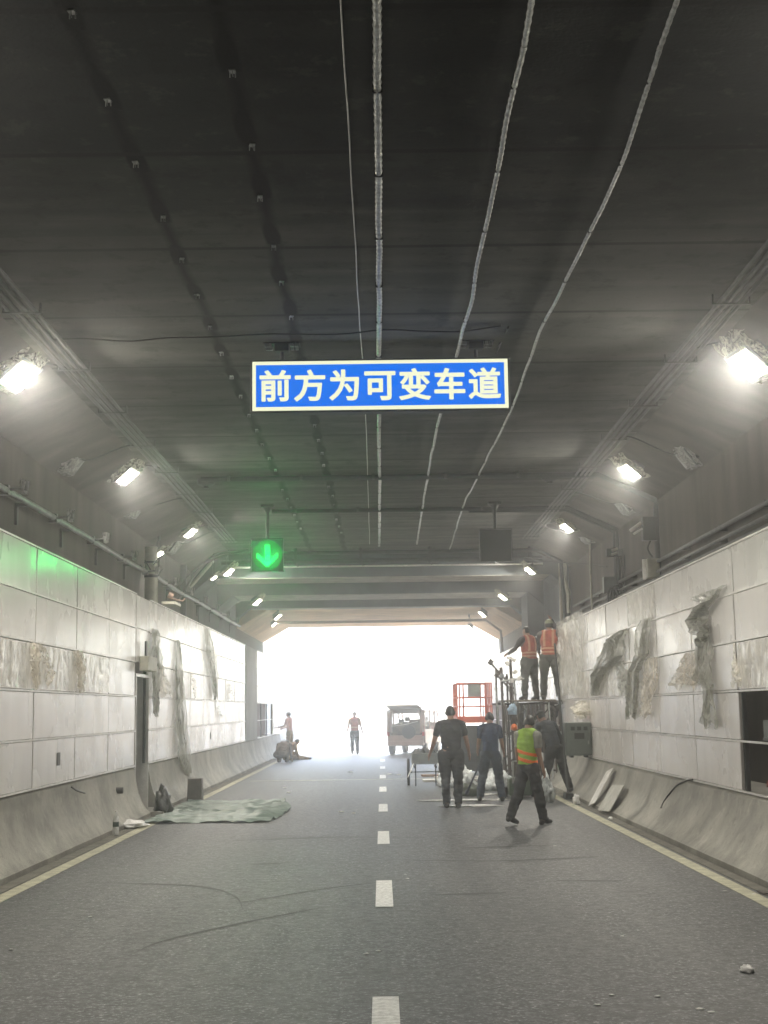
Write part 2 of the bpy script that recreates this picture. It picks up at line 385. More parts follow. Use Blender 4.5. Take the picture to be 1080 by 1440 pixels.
# main ceiling slab up to the first beam and the lower far ceiling
b = MB(); b.prism([(-4.0, ZC), (4.0, ZC), (4.0, ZC + .5), (-4.0, ZC + .5)], YBACK, 37.0); tpart(b, 'ceiling', CEIL)
for s_ in (-1, 1):
    b = MB(); b.prism([(s_ * 4.0, ZC), (s_ * XW, 5.50), (s_ * (XW + .4), 5.9), (s_ * (XW + .4), ZC + .5), (s_ * 4.0, ZC + .5)], YBACK, 37.0); tpart(b, 'corner_chamfer', WALLC)
    y0 = YBACK
    b = MB(); b.prism([(s_ * XW, -.05), (s_ * XW, 5.5), (s_ * (XW + .4), 5.9), (s_ * (XW + .4), -.05)], y0, YEND); tpart(b, 'side_wall', WALLC)
BEAM = mat('beam_concrete', (.085, .10, .11), .75, 0, .18, 1.5, .2)
SOFF = mat('beam_soffit_pale', (.30, .29, .26), .7, 0, .15, 3)  # paler tone for the undersides of the beams
for (ya, yb, zb, zt) in ((37.0, 38.6, 5.32, 7.2), (42.9, 44.9, 5.34, 7.2), (48.4, 49.0, 5.34, 7.2)):
    b = MB(); b.prism([(-4.55, zb), (4.55, zb), (XW, zb - .42), (XW, zt), (-XW, zt), (-XW, zb - .42)], ya, yb)
    tpart(b, 'beam', BEAM, bevel=.02)
    b = MB(); b.box((0, (ya + yb) / 2, zb - .012), (9.0, yb - ya - .06, .02)); tpart(b, 'soffit_band', SOFF)
b = MB(); b.prism([(-XW, 6.9), (XW, 6.9), (XW, 7.2), (-XW, 7.2)], 38.6, 42.9); b.prism([(-XW, 6.9), (XW, 6.9), (XW, 7.2), (-XW, 7.2)], 44.9, 48.4); tpart(b, 'recess_slab', BEAM)
b = MB(); b.prism([(-5.3, ZC + .5), (5.3, ZC + .5), (5.3, 7.4), (-5.3, 7.4)], 36.5, 37.0); tpart(b, 'slab_step', BEAM)
WARM = mat('far_ceiling_bounce_lit', (.58, .42, .28), .8, 0, .15, 1.2, .15, 20, (1, 3, 1))  # warm pale colour carries the daylight bounce on the far ceiling
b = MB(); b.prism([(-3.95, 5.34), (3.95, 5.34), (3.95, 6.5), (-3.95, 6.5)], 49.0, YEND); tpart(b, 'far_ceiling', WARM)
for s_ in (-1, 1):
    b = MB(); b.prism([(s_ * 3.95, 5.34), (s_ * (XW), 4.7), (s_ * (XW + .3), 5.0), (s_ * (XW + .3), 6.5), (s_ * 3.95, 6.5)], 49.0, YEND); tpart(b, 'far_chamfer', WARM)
# recess walls beside the beams
for s_ in (-1, 1):
    b = MB(); b.prism([(s_ * (XW - .02), 3.2), (s_ * (XW + .3), 3.2), (s_ * (XW + .3), 7.2), (s_ * (XW - .02), 7.2)], 38.6, 48.4); tpart(b, 'recess_wall', BEAM)
# back end of the tunnel, dark
b = MB(); b.box((0, YBACK - .2, 3), (11, .4, 7)); tpart(b, 'rear_bulkhead', CEIL)
# portal rim
PORT = mat('portal_concrete', (.42, .40, .36), .8, 0, .12, 2)
b = MB(); b.prism([(-7, 5.7), (7, 5.7), (7, 7.2), (-7, 7.2)], YEND, YEND + .5)
b.box((-6.2, YEND + .25, 3), (1.6, .5, 6)); b.box((6.2, YEND + .25, 3), (1.6, .5, 6)); tpart(b, 'portal_face', PORT)
# columns / piers flanking the beams on the right, grey pier on the left
b = MB(); b.box((4.92, 37.8, 3.2), (.22, 1.5, 4.2)); tpart(b, 'pilaster', BEAM)
b = MB(); b.box((4.78, 43.9, 3.2), (.5, 1.9, 4.2)); tpart(b, 'pilaster', BEAM)
PIER = mat('grey_pier', (.24, .24, .235), .7, 0, .12, 1, .1)
b = MB(); b.box((-4.58, 46.9, 2.38), (.50, 4.0, 3.05)); tpart(b, 'pier', PIER)
b = MB(); b.box((4.80, 36.95, 4.5), (.10, .08, 2.2)); tpart(b, 'pilaster_edge', CREAM)
# cutting walls outside
for s_ in (-1, 1):
    t = thing('retaining_wall', (s_ * 6.4, 140, 0), '%s concrete retaining wall of the open cutting beyond the tunnel mouth' % ('left' if s_ < 0 else 'right'), 'retaining wall')
    b = MB(); b.prism([(0, 0), (s_ * .6, 0), (s_ * .6, 4.2), (0, 4.2)], -79.5, 180); b.build('wall', PORT, t)
    b = MB(); b.prism([(-s_ * .06, 4.2), (s_ * .7, 4.2), (s_ * .7, 4.4), (-s_ * .06, 4.4)], -79.5, 180); b.build('coping', PORT, t)

# ================================================================== CRASH BARRIERS
def barrier(prof, y0, y1, label):
    t = thing('concrete_barrier', (prof[0][0], y0, 0), label, 'barrier')
    n = max(2, int((y1 - y0) / .5)); b = MB()
    vs = []; P = len(prof)
    # subdivided profile for a gently uneven cast face
    for i in range(n + 1):
        y = (y1 - y0) * i / n
        for (x, z) in prof:
            dn = noise.noise(Vector((x, (y + y0) * .7, z * 2))) * .012
            vs.append((x - prof[0][0] + dn, y, z))
    fs = []
    for i in range(n):
        for k in range(P): fs.append((i * P + k, i * P + (k + 1) % P, (i + 1) * P + (k + 1) % P, (i + 1) * P + k))
    fs.append(tuple(range(P))); fs.append(tuple(n * P + k for k in reversed(range(P))))
    b.add(vs, fs); b.build('barrier_body', BARC, t, smooth=True)
    return t
LP = [(-4.06, 0), (-4.06, .07), (-4.15, .16), (-4.24, .33), (-4.31, .55), (-4.35, .83), (-4.40, .86), (-5.04, .86), (-5.04, 0)]
RP = [(3.78, 0), (3.78, .07), (3.90, .17), (4.02, .33), (4.13, .52), (4.20, .74), (4.26, .77), (5.04, .77), (5.04, 0)]
bl1 = barrier(LP, YBACK, 24.85, 'mottled grey concrete crash barrier on the left, near side of the doorway')
bl2 = barrier(LP, 26.25, YEND, 'pale grey concrete crash barrier on the left, beyond the doorway towards the daylight')
br = barrier(RP, YBACK, YEND, 'long stained concrete crash barrier under the panels on the right')
o = MB(); o.tube([(-.15, 37.0, .56), (-.262, 37.0, .56)], .05, 12); o.build('drain_hole', DARK, bl1)

# ================================================================== CLADDING WALLS
def cladding(label, side, X, rows, cols, rowmap, y_lines, yname):
    """cols: list of (y0, y1); rowmap(ci, ri) -> 'P' panel, 'G' clean panel, 'O' open bay, None"""
    t = thing('panel_wall', (X, cols[0][0], rows[0]), label, 'panel wall')
    def loc(x, y, z): return (x - X, y - cols[0][0], z - rows[0])
    cache = {}
    for ci, (ya, yb) in enumerate(cols):
        for ri in range(5):
            kind = rowmap(ci, ri)
            if kind in ('P', 'G'):
                key = (round(yb - ya, 2), kind)
                if key not in cache:
                    w = yb - ya - .028; h = rows[1] - rows[0] - .03
                    b = MB(); b.box((side * .02, 0, 0), (.04, w, h))
                    o = b.build('panel', PANEL if kind == 'P' else PANELG, t, bevel=.006); cache[key] = o
                else:
                    o = cache[key].copy(); COL.objects.link(o)
                o.location = loc(X, (ya + yb) / 2, (rows[ri] + rows[ri + 1]) / 2)
                o.rotation_euler = (random.uniform(-.0015, .0015), random.uniform(-.004, .004), random.uniform(-.004, .004))
                if (ri == 0 and (side, ci) in ((-1, 4), (1, 2))):
                    bb = MB(); bb.box((-side * .004, (0.18 if side < 0 else .30), .02), (.012, .17 if side < 0 else .15, .17)); hh = bb.build('socket_hole', DARK, o)
    y0, y1 = cols[0][0], cols[-1][1]
    for ri, z in enumerate(rows):
        b = MB(); b.box(loc(X - side * .006, (y0 + y1) / 2, z), (.03, y1 - y0, .022)); b.build('rail', ALU, t)
    ys = sorted({round(c[0], 3) for c in cols} | {round(c[1], 3) for c in cols})
    for y in ys:
        b = MB(); b.box(loc(X + side * .066, y, (rows[0] + rows[-1]) / 2), (.05, .06, rows[-1] - rows[0])); b.build('stud', DKGREY, t)
    return t
lc = [(17.6 + 2.4 * k - 2.4, 17.6 + 2.4 * k) for k in range(-3, 4)]          # 8.0 .. 24.8
def rm1(ci, ri): return 'G' if (ri == 4 and ci <= 4) else 'P'
cladding('left wall of white enamel panels nearest the camera, stopping at the doorway', -1, XL, LROW, lc, rm1, None, 'a')
lc2 = [(26.2, 27.2)] + [(27.2 + 2.4 * k, 29.6 + 2.4 * k) for k in range(7)] + [(44.0, 44.85)]
def rm2(ci, ri): return None if (ci in (2,) and ri == 1) else 'P'
cladding('left wall of white enamel panels beyond the doorway, up to the plain grey pier', -1, XL, LROW, lc2, lambda c, r: 'P', None, 'b')
lc3 = [(49.0 + 2.4 * k, 51.4 + 2.4 * k) for k in range(4)] + [(58.6, 59.9)]
cladding('left wall of panels past the grey pier with its two lower rows open', -1, XL, LROW, lc3, lambda c, r: 'P' if r >= 2 or c > 2 else None, None, 'c')
rc = [(16.75 + 2.4 * k, 19.15 + 2.4 * k) for k in range(-3, 7)]          # 9.55 .. 33.55
def rm3(ci, ri):
    if ci in (1, 2) and ri < 2: return None
    if ri == 4 and ci in (3, 4): return 'G'
    return 'P'
def rm3(ci, ri):
    if ci <= 2 and ri < 2: return None
    return 'G' if ri == 4 else 'P'
cladding('grey-white panel wall on the right, hung with torn films, dark open bays at its near end', 1, XR, RROW, rc, rm3, None, 'd')
rc2 = [(33.55 + 2.4 * k, 35.95 + 2.4 * k) for k in range(11)]
cladding('right wall of panels beyond the scaffold, upper three rows only, bare studs below', 1, XR, RROW, rc2, lambda c, r: 'P' if r >= 2 else None, None, 'e')
# cavity linings seen through the open bays
for (lab, x, y0, y1, zt, z0) in (('dark maroon board lining inside the open bays of the near right wall', 4.80, 9.6, 16.7, 1.98, .79),
                             ('dark maroon board lining behind the bare studs by the scaffold', 4.62, 33.6, 59.8, 1.98, .79),
                             ('reddish board lining in the open lower bays past the left pier', -4.70, 49.05, 56.3, 2.1, .88)):
    b = MB(); n = int((y1 - y0) / .6)
    b.box((x + .02, (y0 + y1) / 2, (z0 + zt) / 2), (.03, y1 - y0, zt - z0))
    t = tag(b.build('lining_board', RUST, loc=(x, y0, z0)), lab, 'board')
# studs in front of lining
def stud_row(side, X, y0, y1, step, z0, z1, label):
    y = y0; k = 0
    while y < y1:
        b = MB(); w = random.uniform(.05, .09)
        b.box((X, y, (z0 + z1) / 2), (.05, w, z1 - z0)); b.box((X - side * .0, y + w / 2, (z0 + z1) / 2), (.08, .006, z1 - z0))
        tag(b.build('wall_stud', ALU if k % 2 == 0 else LINER, loc=(X, y, z0)), label % ORD[min(k, len(ORD) - 1)], 'stud', 'upright studs in the open lower bays on the right')
        y += step * random.uniform(.8, 1.2); k += 1
ORD = ['first', 'second', 'third', 'fourth', 'fifth', 'sixth', 'seventh', 'eighth', 'ninth', 'tenth', 'eleventh', 'twelfth', 'thirteenth', 'fourteenth', 'fifteenth', 'sixteenth', 'seventeenth', 'eighteenth', 'nineteenth', 'twentieth']
b = MB(); b.box((4.30, 15.5, 1.38), (.05, .07, 1.17)); b.box((4.30, 15.46, 1.38), (.07, .012, 1.17)); tag(b.build('wall_stud', ALU, loc=(4.30, 15.5, .8)), 'bright upright stud dividing the two dark open bays at the right edge', 'stud')
b = MB(); b.box((4.60, 15.9, 1.40), (.30, 1.2, .03)); b.box((4.60, 15.9, 1.10), (.22, .5, .30)); b.box((4.55, 16.3, 1.52), (.2, .3, .2)); tag(b.build('recess_shelf', GREYM, loc=(4.6, 15.9, 1.1)), 'grey shelf with boxes inside the open bay at the right edge', 'shelf')
stud_row(1, 4.45, 33.9, 52, 1.05, .79, 1.96, '%s upright stud beyond the grey cabinet, in the open lower bays on the right')
b = MB(); b.box((4.62, 15.2, 1.38), (.03, .9, 1.15)); tag(b.build('lining_board', LINER, loc=(4.62, 15.2, .8)), 'olive green board standing inside the dark open bay on the near right', 'board')
b = MB(); b.box((4.58, 16.0, .88), (.25, .5, .08), rotm(0, .2, .3)); b.box((4.5, 15.7, .87), (.12, .4, .06), rotm(.1, 0, 1.0))
tag(b.build('brick_rubble', mat('red_rubble', (.30, .08, .06), .8, 0, .3, 20), loc=(4.5, 16, .8)), 'red rag and rubble on the sill of the open bay', 'rubble')

# doorway on the left
t = thing('service_door', (-4.62, 24.85, 0), 'tall dark grey steel service door set back in the gap of the left wall', 'door')
b = MB(); b.box((0, .69, 1.22), (.05, 1.32, 2.40)); b.build('door_leaf', DKGREY, t, bevel=.004)
b = MB(); b.box((.03, .02, 1.25), (.5, .05, 2.5)); b.box((.03, 1.38, 1.25), (.5, .05, 2.5)); b.box((.03, .7, 2.47), (.5, 1.31, .06)); b.build('door_frame', ALU, t, bevel=.004)
b = MB(); b.tube([(.03, 1.2, 1.05), (.09, 1.2, 1.05), (.09, 1.08, 1.05)], .012, 8); b.build('handle', STEEL, t, smooth=True)
b = MB(); b.box((-4.37, 25.53, 3.60), (.04, 1.32, .575)); b.box((-4.37, 25.53, 3.0), (.04, 1.32, .575)); b.box((-4.385, 25.53, 3.30), (.02, 1.33, 1.18))
t = tag(b.build('door_header', PANEL, loc=(-4.37, 25.5, 2.5)), 'plain white header panel over the dark service door', 'panel')
t = thing('exit_light_box', (-4.33, 25.6, 2.53), 'cream light box mounted directly over the service door', 'light box')
b = MB(); b.box((.08, 0, .15), (.16, 1.0, .26)); b.build('box', CREAM, t, bevel=.01); b = MB(); b.box((.05, -.1, .42), (.03, .16, .28)); b.build('bracket', DARK, t)
b = MB(); b.box((-4.35, 25.55, .04), (1.0, 1.36, .08)); tag(b.build('door_sill', BARC, loc=(-4.35, 25.55, 0)), 'concrete sill at the foot of the service door', 'sill')

# ================================================================== CEILING SERVICES
def rib_tube(b, pts, r, n=8, amp=.15, step=.035):
    """ribbed flexible hose: radius ripples along the path"""
    pts = [Vector(p) for p in pts]; out = []; rs = []; k = 0
    for i in range(len(pts) - 1):
        d = (pts[i + 1] - pts[i]).length; m_ = max(1, int(d / step))
        for j in range(m_):
            out.append(pts[i].lerp(pts[i + 1], j / m_)); rs.append(r * (1 + (amp if k % 2 else -amp))); k += 1
    out.append(pts[-1]); rs.append(r)
    b.tube(out, rs, n)
def ceiling_hose(px, z, r, label, name='ceiling_hose', wig=.03, m_=None):
    pts = [atz(x, y, z) for x, y in px]
    # extend over the camera
    d = (pts[0] - pts[1]).normalized(); pts = [pts[0] + d * 6] + pts
    sm = smooth_path(pts, 10)
    for i, p in enumerate(sm):
        p.x += (noise.noise(Vector((p.y * .9, r * 99, 0)))) * wig; p.z = min(z + noise.noise(Vector((p.y * .8, 5, r * 50))) * wig * .6, ZC - r * .9)
    t = thing(name, (sm[0].x, sm[0].y, z), label, 'hose' if name == 'ceiling_hose' else 'wire')
    o = Vector(t.location); b = MB()
    if name == 'ceiling_hose': rib_tube(b, [p - o for p in sm], r, 8, .12, .05)
    else: b.tube([p - o for p in sm], r, 6)
    b.build('hose' if name == 'ceiling_hose' else 'wire', m_ or HOSE, t, smooth='all')
    if name == 'ceiling_hose':
        y = 6.0
        while y < sm[-1].y:
            i = min(range(len(sm)), key=lambda k: abs(sm[k].y - y)); p = sm[i] - o
            b = MB(); b.box((p.x, p.y, p.z + .005), (r * 2.6, .018, r * 2.4)); b.build('clip', DARK, t)
            y += 1.45
    return t
ceiling_hose([(530, 0), (532, 200), (533, 400), (533, 500), (533, 620), (534, 700), (533, 768)], 5.955, .028, 'thick silver ribbed hose running straight down the middle of the ceiling behind the blue sign', wig=.012)
ceiling_hose([(748, 0), (735, 70), (715, 160), (694, 270), (675, 355), (663, 420), (650, 470), (636, 520), (615, 600), (598, 690), (586, 765)], 5.96, .020, 'silver hose next right of the middle one, passing behind the right half of the sign', wig=.018)
ceiling_hose([(955, 0), (925, 75), (893, 175), (862, 260), (838, 310), (815, 360), (783, 420), (755, 480), (735, 530), (712, 590), (672, 670), (650, 715), (632, 775)], 5.96, .017, 'wavy silver hose furthest to the right on the ceiling', wig=.025)
ceiling_hose([(478, 0), (492, 200), (505, 450), (514, 580), (520, 765)], 5.985, .006, 'thin pale wire running along the ceiling left of the middle hose', 'ceiling_wire', .01, ALU)

# rows of leftover anchor bolts
def anchor(x, y):
    b = MB(); b.box((0, 0, -.006), (.07, .09, .012)); 
    for dx in (-.03, .03): b.tube([(dx, .02, -.012), (dx, .02, -.055)], .007, 6)
    b.tube([(0, -.03, -.01), (.012, -.04, -.07)], .006, 5)
    return b
proto = None; k = 0
for (nm, x0, ya, n) in (('left', -1.83, 7.95, 22), ('right', -.93, 7.6, 23)):
    for i in range(n):
        y = ya + 1.15 * i + random.uniform(-.05, .05)
        if proto is None: o = proto = anchor(0, 0).build('anchor_plate', STEEL)
        else: o = proto.copy(); COL.objects.link(o)
        o.location = (x0 + random.uniform(-.02, .02), y, ZC); o.rotation_euler = (0, 0, random.uniform(-.3, .3)); o.scale = (.62, .62, .75)
        tag(o, 'small bolted anchor plate in the %s sooty row left of the middle hose' % ('left-hand' if nm == 'left' else 'right-hand'), 'anchor plate', 'anchor plates left in the %s row on the ceiling' % nm)

# conduit bundles along both upper corners
for s_ in (-1, 1):
    t = thing('conduit_bundle', (s_ * 3.66, YBACK, ZC), 'bundle of four parallel steel conduits along the %s upper corner of the ceiling' % ('left' if s_ < 0 else 'right'), 'conduits')
    for k in range(4):
        b = MB(); x = s_ * (k - 1.5) * .085; pts = [(x, 0, -.07)]
        b.tube([(x + (.01 * math.sin(y * .5 + k)), y, -.075) for y in range(0, 50, 2)], .021, 8); b.build('conduit', CONDUIT, t, smooth='all')
    y = 1.0
    while y < 50:
        b = MB(); b.box((0, y, -.10), (.40, .045, .012)); b.box((-.19, y, -.05), (.012, .045, .1)); b.box((.19, y, -.05), (.012, .045, .1)); b.build('clamp', CONDUIT, t); y += 2.45
# transverse conduits crossing the ceiling and going down the right wall
def run(pts, r, label, m_=CONDUIT, name='conduit', cat='conduit', rad=8):
    t = thing(name, pts[0], label, cat); o = Vector(pts[0]); b = MB(); b.tube([Vector(p) - o for p in pts], r, rad); b.build('pipe', m_, t, smooth=True)
    return t
def clip_on(t, p, d=(.05, .03, .10)):
    b = MB(); b.box(Vector(p) - Vector(t.location), d); b.build('clip', CONDUIT, t)
zc = ZC - .06
def over(y, x0, r, zend, label, xe=4.96):
    t = run([(x0, y, zc), (3.95, y, zc), (xe, y, 5.46), (xe, y, 5.3), (xe, y, zend)], r, label, DKGREY)
    for x in [x0 + .5 + 1.3 * k for k in range(int((4 - x0) / 1.3))]: clip_on(t, (x, y, zc + .02), (.05, r * 2.6, r * 2.4))
    return t
over(24.75, -3.2, .05, 4.05, 'dark conduit crossing the ceiling behind the blue sign, dropping to the cream box')
over(28.9, -2.25, .045, 4.2, 'dark conduit crossing the ceiling at the two lane signals and dropping down the right wall')
over(29.25, 1.9, .035, 4.2, 'short dark conduit beside the right lane signal, bending down the wall next to the other')
run([(-4.0, 36.4, ZC - .10), (4.2, 36.4, ZC - .10), (4.75, 36.4, 5.6), (4.82, 36.4, 4.0)], .05, 'upper pipe running across in front of the first beam', DKGREY)
run([(-4.2, 36.75, ZC - .28), (4.3, 36.75, ZC - .28)], .06, 'lower fat pipe running across in front of the first beam', DKGREY)
run([(-4.1, 36.6, ZC - .44), (4.3, 36.6, ZC - .44)], .025, 'thin pale pipe below the two dark ones on the first beam', ALU)
run([(-4.0, 53.0, 5.12), (4.0, 53.0, 5.12), (4.55, 53, 4.7), (4.6, 53, 3.9)], .05, 'brown pipe across the warm-lit far ceiling near the tunnel mouth', mat('brown_pipe', (.16, .12, .09), .6))
for k, x in enumerate((-2.2, -.5, 1.3, 3.0)):
    b = MB(); b.box((x, 36.2, ZC - .2), (.07, .05, .4)); b.tube([(x, 36.2, ZC - .39), (x + .05, 36.3, ZC - .45), (x + .1, 36.4, ZC - .4)], .02, 6)
    tag(b.build('pipe_hanger', DKGREY, loc=(x, 36.2, ZC - .2)), '%s from the left of the pipe hangers on the first beam' % ORD[k], 'hanger', 'pipe hangers on the first beam')

# round dark junction discs
for s_, lab in ((-1, 'round dark ceiling speaker beside the left conduit bundle'), (1, 'round dark ceiling speaker beside the right conduit bundle')):
    c = atz(290, 682, 5.9) if s_ < 0 else atz(773, 675, 5.9)
    t = thing('ceiling_speaker', (c.x, c.y, ZC), lab, 'speaker'); b = MB()
    b.tube([(0, 0, 0), (0, 0, -.05), (0, 0, -.09), (0, 0, -.13)], [.16, .17, .15, .06], 20); b.build('shell', DKGREY, t, smooth=True)
    b = MB(); b.tube([(0, 0, -.13), (0, 0, -.16)], .05, 12); b.build('grille', DARK, t, smooth=True)

# ---------------------------------------------------------------- overhead blue sign
SY = 15.6
sc_ = aty(534.7, 541, SY); SW = 2.93; SH = .575
t = thing('overhead_sign', (sc_.x, SY, sc_.z), 'lit blue overhead sign with large cream Chinese characters hanging across the ceiling', 'sign')
BLUE = emat('sign_blue', (.0, .165, .85), .125); CRM = emat('sign_cream', (.98, 1.0, .70), .118)
b = MB(); b.box((0, .09, 0), (SW + .045, .16, SH + .045)); b.build('cabinet', DKGREY, t, bevel=.006)
b = MB(); b.box((0, .004, 0), (SW, .008, SH)); b.build('border', CRM, t)
b = MB(); b.box((0, -.003, 0), (SW - .085, .004, SH - .085)); b.build('face', BLUE, t)
cu = bpy.data.curves.new('lettering_curve', 'FONT'); cu.body = '前方为可变车道'; cu.size = .378; cu.align_x = 'CENTER'; cu.offset = .005
cu.resolution_u = 4; cu.space_character = 1.115
to = bpy.data.objects.new('lettering_tmp', cu); COL.objects.link(to); bpy.context.view_layer.update()
me = bpy.data.meshes.new_from_object(to.evaluated_get(bpy.context.evaluated_depsgraph_get())); bpy.data.objects.remove(to)
xs = [v.co.x for v in me.vertices]; ys = [v.co.y for v in me.vertices]; cxx = (min(xs) + max(xs)) / 2; cyy = (min(ys) + max(ys)) / 2
for v in me.vertices: v.co = Vector((v.co.x - cxx, -.0075, v.co.y - cyy))
me.materials.clear(); me.materials.append(CRM)
lb = MB(); fs0 = [tuple(p.vertices) for p in me.polygons]
for q_, (dx, dz) in enumerate(((0, 0), (-.0055, 0), (.0055, 0), (0, .0055), (0, -.0055), (-.004, -.004), (.004, .004), (-.004, .004), (.004, -.004))):
    lb.add([v.co + Vector((dx, -.0006 * q_, dz)) for v in me.vertices], fs0)
lb.build('lettering', CRM, t)
for sx in (-1.13, 1.11):
    b = MB(); b.tube([(sx, .09, SH / 2), (sx, .09, ZC - sc_.z - .06)], .022, 8); b.build('hanger_rod', DKGREY, t)
    b = MB(); b.box((sx, .09, ZC - sc_.z - .05), (.16, .16, .09)); b.box((sx, .09, ZC - sc_.z - .01), (.42, .2, .012)); b.build('ceiling_bracket', DKGREY, t)
    b = MB()
    for dx in (-.17, -.13, .12, .17):
        for dy in (.0, .15): b.box((sx + dx, dy, ZC - sc_.z - .035), (.035, .03, .04))
    b.build('bolt_row', STEEL, t)
def cable(pts, r, label, name='power_cable', m_=None, n=6, cat='cable'):
    sm = smooth_path(pts, n); o = Vector(sm[0]); b = MB(); b.tube([p - o for p in sm], r, 6)
    x = b.build(name, m_ or CABLE, None, smooth='all', loc=None); x.location = o
    return tag(x, label, cat)
cable([atz(x, y, 5.975) for x, y in ((70, 478), (115, 476), (180, 480), (240, 475), (300, 474), (370, 470), (410, 470), (480, 470), (540, 464), (600, 466), (650, 466), (705, 458))], .010, 'thin black cable strung across the ceiling through the brackets of the blue sign')
cable([atz(715, 460, 5.97), aty(706, 478, 15.7), aty(697, 497, 15.7)], .012, 'short black cable dropping into the right end of the blue sign')

# ---------------------------------------------------------------- lane signals
def signal(px, py, Y, label, lit):
    c = aty(px, py, Y); t = thing('lane_signal', (c.x, Y, c.z), label, 'lane signal'); H = .33
    b = MB(); b.box((0, .08, 0), (.64, .15, .64)); b.build('housing', DKGREY, t, bevel=.01)
    b = MB(); b.box((0, -.06, .325), (.66, .16, .012)); b.box((-.325, -.06, 0), (.012, .16, .64)); b.box((.325, -.06, 0), (.012, .16, .64)); b.box((0, -.03, -.33), (.70, .1, .012)); b.build('visor', DKGREY, t)
    b = MB(); b.tube([(0, .08, .32), (0, .08, ZC - c.z - .05)], .035, 10); b.build('stem', DKGREY, t, smooth=True)
    b = MB(); b.box((0, .08, ZC - c.z - .03), (.26, .26, .05)); b.tube([(0, .08, ZC - c.z - .05), (0, .08, ZC - c.z - .16)], [.10, .035], 12); b.build('mount', DKGREY, t)
    if lit:
        b = MB(); b.tube([(0, .002, 0), (0, -.012, 0)], .305, 40); b.build('lens', emat('signal_green_halo', (.0, .80, .07), .042), t)  # glowing disc stands in for the halo round the arrow lamps
        b = MB()
        P = []
        for i in range(9): P += [(dx * .036, .20 - i * .036) for dx in (-1, 0, 1)]
        for i in range(6):
            for w in (0, 1, 2): P += [(-.20 + i * .036, -.0 - i * .036 + .0 - w * .036 + .03), (.20 - i * .036, -.0 - i * .036 - w * .036 + .03)]
        P += [(0, -.20), (-.03, -.17), (.03, -.17), (0, -.165), (0, -.13), (-.036, -.13), (.036, -.13)]
        for x, z in P: b.tube([(x, -.012, z), (x, -.02, z)], .0155, 8)
        b.build('arrow_lamp', emat('signal_green_led', (.005, 1.0, .09), .55), t)
        ld = bpy.data.lights.new('green_glow', 'SPOT'); ld.shadow_soft_size = .012; ld.energy = 8.5; ld.color = (.0, 1, .16); ld.spot_size = R(75); ld.spot_blend = 1
        lo = bpy.data.objects.new('green_glow', ld); COL.objects.link(lo); lo.parent = t; lo.location = (0, -.045, -.02); lo.rotation_euler = (R(-90), 0, 0)
    else:
        b = MB(); n = 12
        for i in range(n):
            for j in range(n): b.box((-.27 + i * .049, -.004, -.27 + j * .049), (.022, .008, .022))
        b.build('lamp_grid', DARK, t)
    return t
signal(376, 781, 28.3, 'lit lane signal showing a green downward arrow, hanging on the left', True)
signal(697, 767, 28.3, 'unlit dark square lane signal hanging on the right', False)

